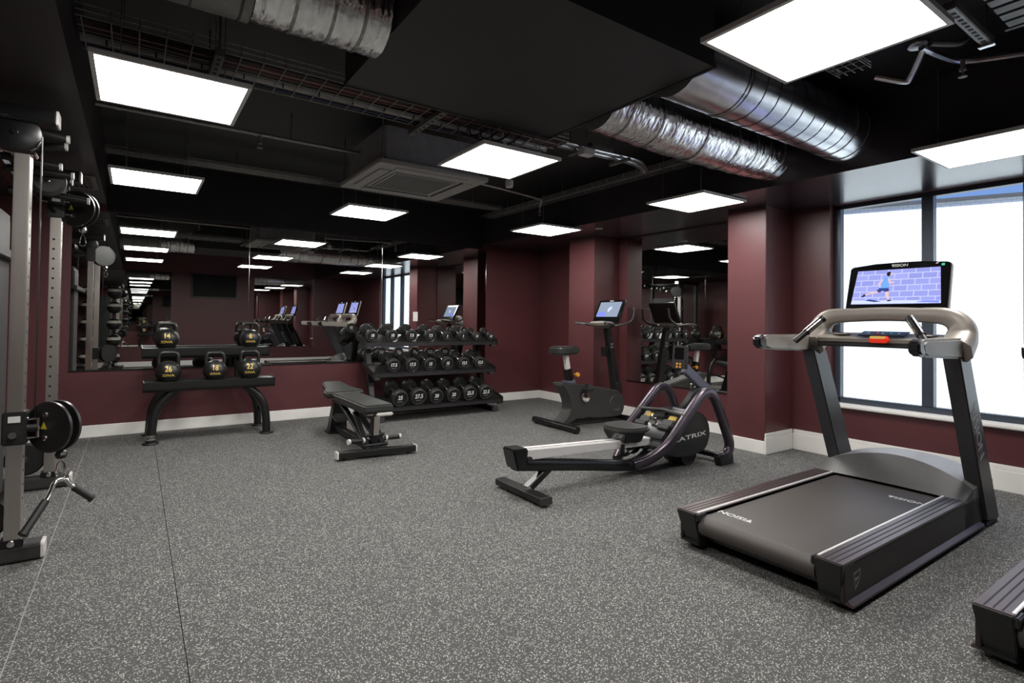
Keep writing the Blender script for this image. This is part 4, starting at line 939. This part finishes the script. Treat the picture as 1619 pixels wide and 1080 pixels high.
midd = [('17.5', .083, 'black dumbbell marked seventeen and a half at the bench end of the middle tier'), ('17.5', .083, 'black dumbbell marked seventeen and a half beside a fifteen on middle tier'), ('15', .081, 'black dumbbell marked fifteen beside a seventeen and a half on middle tier'),
        ('15', .081, 'black dumbbell marked fifteen beside a twelve and a half on middle tier'), ('12.5', .078, 'black dumbbell marked twelve and a half beside a fifteen on middle tier'), ('12.5', .078, 'black dumbbell marked twelve and a half at the corner end of the middle tier')]
for i, (n_, r, lab) in enumerate(midd): place_db(n_, r, .33, 2.545+.2410*i, 1, lab)
top_ = [('10', .074, 2.325, 'black dumbbell marked ten at the bench end of the top tier'), ('10', .074, 2.577, 'black dumbbell marked ten beside a seven and a half on top tier'), ('7.5', .074, 2.83, 'black dumbbell marked seven and a half beside a ten on top tier'),
        ('7.5', .072, 3.09, 'black dumbbell marked seven and a half beside a five on top tier'), ('5', .063, 3.33, 'small black dumbbell marked five beside a seven and a half on top tier'), ('5', .063, 3.565, 'small black dumbbell marked five beside a two and a half on top tier'),
        ('2.5', .056, 3.79, 'smallest black dumbbell marked two and a half beside a five on top tier'), ('2.5', .054, 4.015, 'smallest black dumbbell marked two and a half at the corner end of the top tier')]
for n_, r, x, lab in top_: place_db(n_, r, .29 if r > .06 else .25, x, 2, lab)

# ================================================================== CABLE MACHINE
t = thing('cable_machine', 'dual cable machine with brushed steel columns and black swivel pulleys', 'cable machine', (-.8, 4.27, 0)); O = V(-.8, 4.27, 0)
YA, YB2, XC = 3.57, 4.96, -.468
for y in (YA, YB2):
    bf = B(MB().rtube([(-1.35, y, .045), (-.36, y, .045)], .105, .08), 'base_foot', 'grey_shroud', bevel=.004)
    MB().rtube([V(-.362, y, .045)-O, V(-.346, y, .045)-O], .102, .078).build('end_cap', 'white_plastic', bf, bevel=.003)
    co = B(MB().box(XC-.03, XC+.03, y-.045, y+.045, .085, 1.99), 'column', 'steel', bevel=.003)
    for k in range(22 if y == YB2 else 0): MB().cyl(V(XC-.008, y-.0462, .3+.068*k)-O, V(XC-.008, y-.0445, .3+.068*k)-O, .0075, 10).build('pin_hole', 'dark_slot', co)
    for k in range(22): MB().cyl(V(XC+.0295, y, .3+.068*k)-O, V(XC+.0308, y, .3+.068*k)-O, .0075, 10).build('pin_hole', 'dark_slot', co)
    B(MB().box(XC-.045, XC+.045, y-.055, y+.055, .08, .115), 'column_shoe', 'satin_black', bevel=.004)
    B(MB().lathe([(0, .0), (.016, 0), (.014, -.01), (0, -.012)], (XC, y-.055, .10), 'y', 12), 'bolt', 'chrome')
    B(MB().box(-1.12, -1.04, y-.04, y+.04, .085, 2.15), 'rear_post', 'grey_shroud', bevel=.004)
    tb = B(MB().rtube([(-1.15, y, 2.185), (-.345, y, 2.185)], .11, .075), 'top_beam', 'satin_black', bevel=.004)
    MB().rtube([V(-.347, y, 2.185)-O, V(-.334, y, 2.185)-O], .106, .072).build('end_cap', 'white_plastic', tb, bevel=.003)
    # fixed top pulley
    pu = B(MB().lathe([(0, -.03), (.085, -.03), (.10, -.022), (.085, -.01), (.085, .01), (.10, .022), (.085, .03), (0, .03)], (-.50, y-.0, 2.09), 'y', 32), 'top_pulley', 'satin_black')
    MB().lathe([(0, -.036), (.012, -.036), (.014, -.028)], V(-.50, y, 2.09)-O, 'y', 14).build('axle_bolt', 'chrome', pu)
    B(MB().tube(arc((-.50, 2.09), .105, PI*1.05, PI*1.9, 10, 'xz', y-.04), .006, 8, up=(0,1,0)), 'pulley_guard', 'chrome')
    B(MB().box(XC-.05, XC+.05, y-.05, y+.05, 1.985, 2.005), 'column_cap', 'chrome', bevel=.004)
    # base pulley
    bp = B(MB().lathe([(0, -.02), (.10, -.02), (.11, -.012), (.10, 0), (.11, .012), (.10, .02), (0, .02)], (-.60, y-.0, .21), 'y', 28), 'base_pulley', 'rubber')
    MB().lathe([(0, -.03), (.018, -.03), (.02, -.018)], V(-.60, y, .21)-O, 'y', 14).build('axle_bolt', 'chrome', bp)
    B(MB().cyl((-.40, y, .6 if y == YA else 1.95), (-.40, y, 2.09), .004, 6), 'cable', 'satin_black')
    B(MB().cyl((-.69, y, .21), (-.69, y, 2.1), .004, 6), 'cable', 'satin_black')
def carriage(y, z, low, cx, phi):
    PV = V(cx, y-.03, 0); RT = Matrix.Translation(PV)@Matrix.Rotation(-phi, 4, 'Z')@Matrix.Translation(-PV); RL = Matrix.Translation(-O)@RT
    cg = B(MB().box(XC-.046, XC+.046, y-.058, y+.058, z-.075, z+.085), 'carriage', 'dark_plastic', bevel=.006)
    MB().cyl(V(XC, y-.06, z-.02)-O, V(XC, y-.10, z-.02)-O, .016, 12).build('pull_pin', 'chrome', cg)
    MB().tube([V(*p)-O for p in ((XC+.04, y-.03, z+.045), (XC+.085, y-.03, z+.045), (XC+.085, y-.03, z-.045), (XC+.04, y-.03, z-.045))], .008, 8, up=(0,1,0)).build('handle_loop', 'chrome', cg)
    MB().obox(V(XC+.0, y-.0590, z+.05)-O, (.045, .002, .03)).build('number_plate', 'white_print', cg)
    for sg in (-1, 1):
        dsk = B(MB().lathe([(0, -.004), (.122, -.004), (.125, 0), (.122, .004), (0, .004)], (cx, y+sg*.024-.03, z), 'y', 40).xf(RT), 'pulley_plate', 'rubber')
        MB().lathe([(.117, -.0065), (.1265, -.0065), (.1265, .0065), (.117, .0065)], (cx, y+sg*.024-.03, z), 'y', 40).xf(RL).build('rim', 'gunmetal', dsk)
        if sg < 0:
            MB().prism([(cx-.045, z-.01), (cx-.010, z-.01), (cx-.0275, z+.024)], y-.0594, y-.0582, 'xz').xf(RL).build('warning_sticker', 'yellow', dsk, smooth=False)
            for dz in (-.055, .06): MB().lathe([(0, -.012), (.012, -.010), (.014, -.004)], (cx-.02, y-.054, z+dz), 'y', 14).xf(RL).build('bolt', 'chrome', dsk)
    for dz in (-.055, .06):
        B(MB().lathe([(0, -.012), (.045, -.012), (.05, 0), (.045, .012), (0, .012)], (cx, y-.03, z+dz), 'y', 24).xf(RT), 'swivel_wheel', 'rubber')
    B(MB().cyl((XC+.04, y-.03, z), (cx-.06, y-.03, z), .02, 12), 'swivel_arm', 'black_metal')
    # ball stop and carabiner
    bx, bz_ = cx+.03, z-.125
    B(MB().lathe([(.006, .02), (.02, .016), (.026, 0), (.02, -.016), (.006, -.022)], (bx, y-.03, bz_-.02), 'z', 18), 'ball_stop', 'satin_black' if low else 'chrome')
    B(MB().tube([V(bx+a*.9, y-.03, bz_-.05-b) for a, b in ((0, 0), (-.012, .015), (-.020, .060), (-.016, .078), (0, .085), (.016, .078), (.020, .060), (.012, .015))], .005, 8, closed=True, up=(0,1,0)), 'carabiner', 'chrome')
    return V(bx, y-.03, bz_-.14)
hook = carriage(YA, .645, True, -.322, .75)
carriage(YB2, 1.955, False, -.350, .5)
# weight tower between the columns
tw = B(MB().box(-1.05, -.66, 3.95, 4.62, .09, 1.83), 'weight_tower', 'grey_shroud', bevel=.01)
MB().box(-.661-O.x, -.652-O.x, 4.00-O.y, 4.57-O.y, .14, 1.78).build('tower_cover', 'grey_shroud', tw, bevel=.004)
B(MB().box(-1.08, -.63, 3.92, 4.65, 0, .09), 'tower_base', 'satin_black', bevel=.006)
B(MB().rtube([(-.95, YA, .05), (-.95, YB2, .05)], .09, .07), 'base_rail', 'grey_shroud', bevel=.004)
B(MB().rtube([(-.85, YA, 2.19), (-.85, YB2, 2.19)], .09, .07), 'top_rail', 'satin_black', bevel=.004)
B(MB().rtube([(-.62, YA, 1.55), (-.62, YB2, 1.55)], .04, .05), 'cross_rail', 'grey_shroud')
# multi-grip pull-up bars
for y, z, dx, dz in ((3.80, 2.175, .26, -.02), (3.95, 2.12, .24, .03), (4.15, 2.085, .20, -.01), (4.35, 2.07, .24, .0), (4.55, 2.02, .22, .05), (4.70, 2.0, .30, -.02)):
    g = B(MB().cyl((-.66, y-.02, z-dz), (-.66+dx+.08, y, z+dz), .021, 14), 'pull_up_grip', 'rubber')
    MB().cyl(V(-.66+dx+.074, y, z+dz)-O, V(-.66+dx+.088, y, z+dz)-O, .022, 14).build('grip_end', 'white_plastic', g)
B(MB().rtube([(-.66, 3.62, 2.13), (-.66, 4.92, 2.06)], .05, .06), 'grip_rail', 'satin_black')
dp_ = B(MB().lathe([(0, -.03), (.07, -.03), (.09, -.01), (.09, .01), (.07, .03), (0, .03)], (-.46, 4.40, 2.03), 'y', 28), 'idler_pulley', 'grey_plastic')
MB().lathe([(0, -.038), (.014, -.036), (.016, -.028)], V(-.46, 4.40, 2.03)-O, 'y', 14).build('axle_bolt', 'chrome', dp_)
# pull bar hanging on the low carabiner
hk = thing('pull_bar', 'angled chrome pull bar with black rubber grips hanging from the low pulley', 'handle', hook)
MB().tube([(-.006, 0, .03), (0, 0, .0)], .008, 8).build('eyelet', 'chrome', hk)
Lp, Rp = V(-.115, -.16, -.20), V(.125, .02, -.125)
MB().tube(smoothpath([Lp*.9, Lp*.35, V(-.02, -.015, -.012), V(.02, .0, -.008), Rp*.35, Rp*.9], 5), .011, 12).build('bar', 'chrome', hk)
for E_ in (Lp, Rp):
    MB().cyl(E_*.42, E_, .0175, 14).build('grip', 'rubber', hk); MB().lathe([(0, -.008), (.021, -.006), (.021, .006), (0, .008)], seg=14).xf(Matrix.Translation(E_)@E_.to_track_quat('Z', 'Y').to_matrix().to_4x4()).build('grip_stop', 'rubber', hk)

# ================================================================== THINGS SEEN IN THE MIRRORS
t = thing('television', 'wall-mounted black flat television seen switched off in the mirror', 'television', (1.65, YR+.01, 1.69))
MB().box(-.5, .5, .025, .065, 0, .57).build('casing', 'satin_black', t, bevel=.006)
MB().box(-.485, .485, .064, .067, .02, .555).build('screen', 'tv_matte', t)
MB().box(-.15, .15, 0, .026, .18, .40).build('wall_bracket', 'black_metal', t)
def ball_rack(x, label, zs, blabel):
    t = thing('ball_rack', label, 'rack', (x, -1.80, 0))
    MB().box(-.2, .2, -.28, .28, 0, .05).build('base', 'black_metal', t, bevel=.005)
    MB().box(-.03, .03, -.24, -.18, .05, 1.75).build('upright', 'black_metal', t, bevel=.004)
    for z in zs:
        MB().tube(arc((0, 0), .09, 0, 2*PI, 20, 'xy', z)[:-1], .008, 8, closed=True).build('ring_shelf', 'black_metal', t)
        MB().rtube([(0, -.2, z-.02), (0, -.085, z)], .02, .02).build('shelf_arm', 'black_metal', t)
    for i, z in enumerate(zs):
        b = thing('medicine_ball', blabel % ('lowest', 'second lowest', 'middle', 'second highest', 'highest')[i], 'ball', (x, -1.80, z+.112), 0, 'medicine balls on the racks')
        MB().lathe([(.135*math.sin(PI*k/16), -.135*math.cos(PI*k/16)) for k in range(17)], seg=28).build('shell', 'rubber', b)
        MB().lathe([(.1353*math.sin(PI*k/20), -.1353*math.cos(PI*k/20)) for k in range(11, 15)], seg=28).build('stripe', 'ball_cream', b)
zs = (.14, .52, .90, 1.28, 1.62)
ball_rack(-.88, 'black ball rack by the rear wall seen between the cable machine columns', zs, 'two-tone medicine ball on the %s ring of the wall-side ball rack')
ball_rack(-.40, 'black ball rack by the rear wall next to the first ball rack', zs, 'two-tone medicine ball on the %s ring of the television-side ball rack')
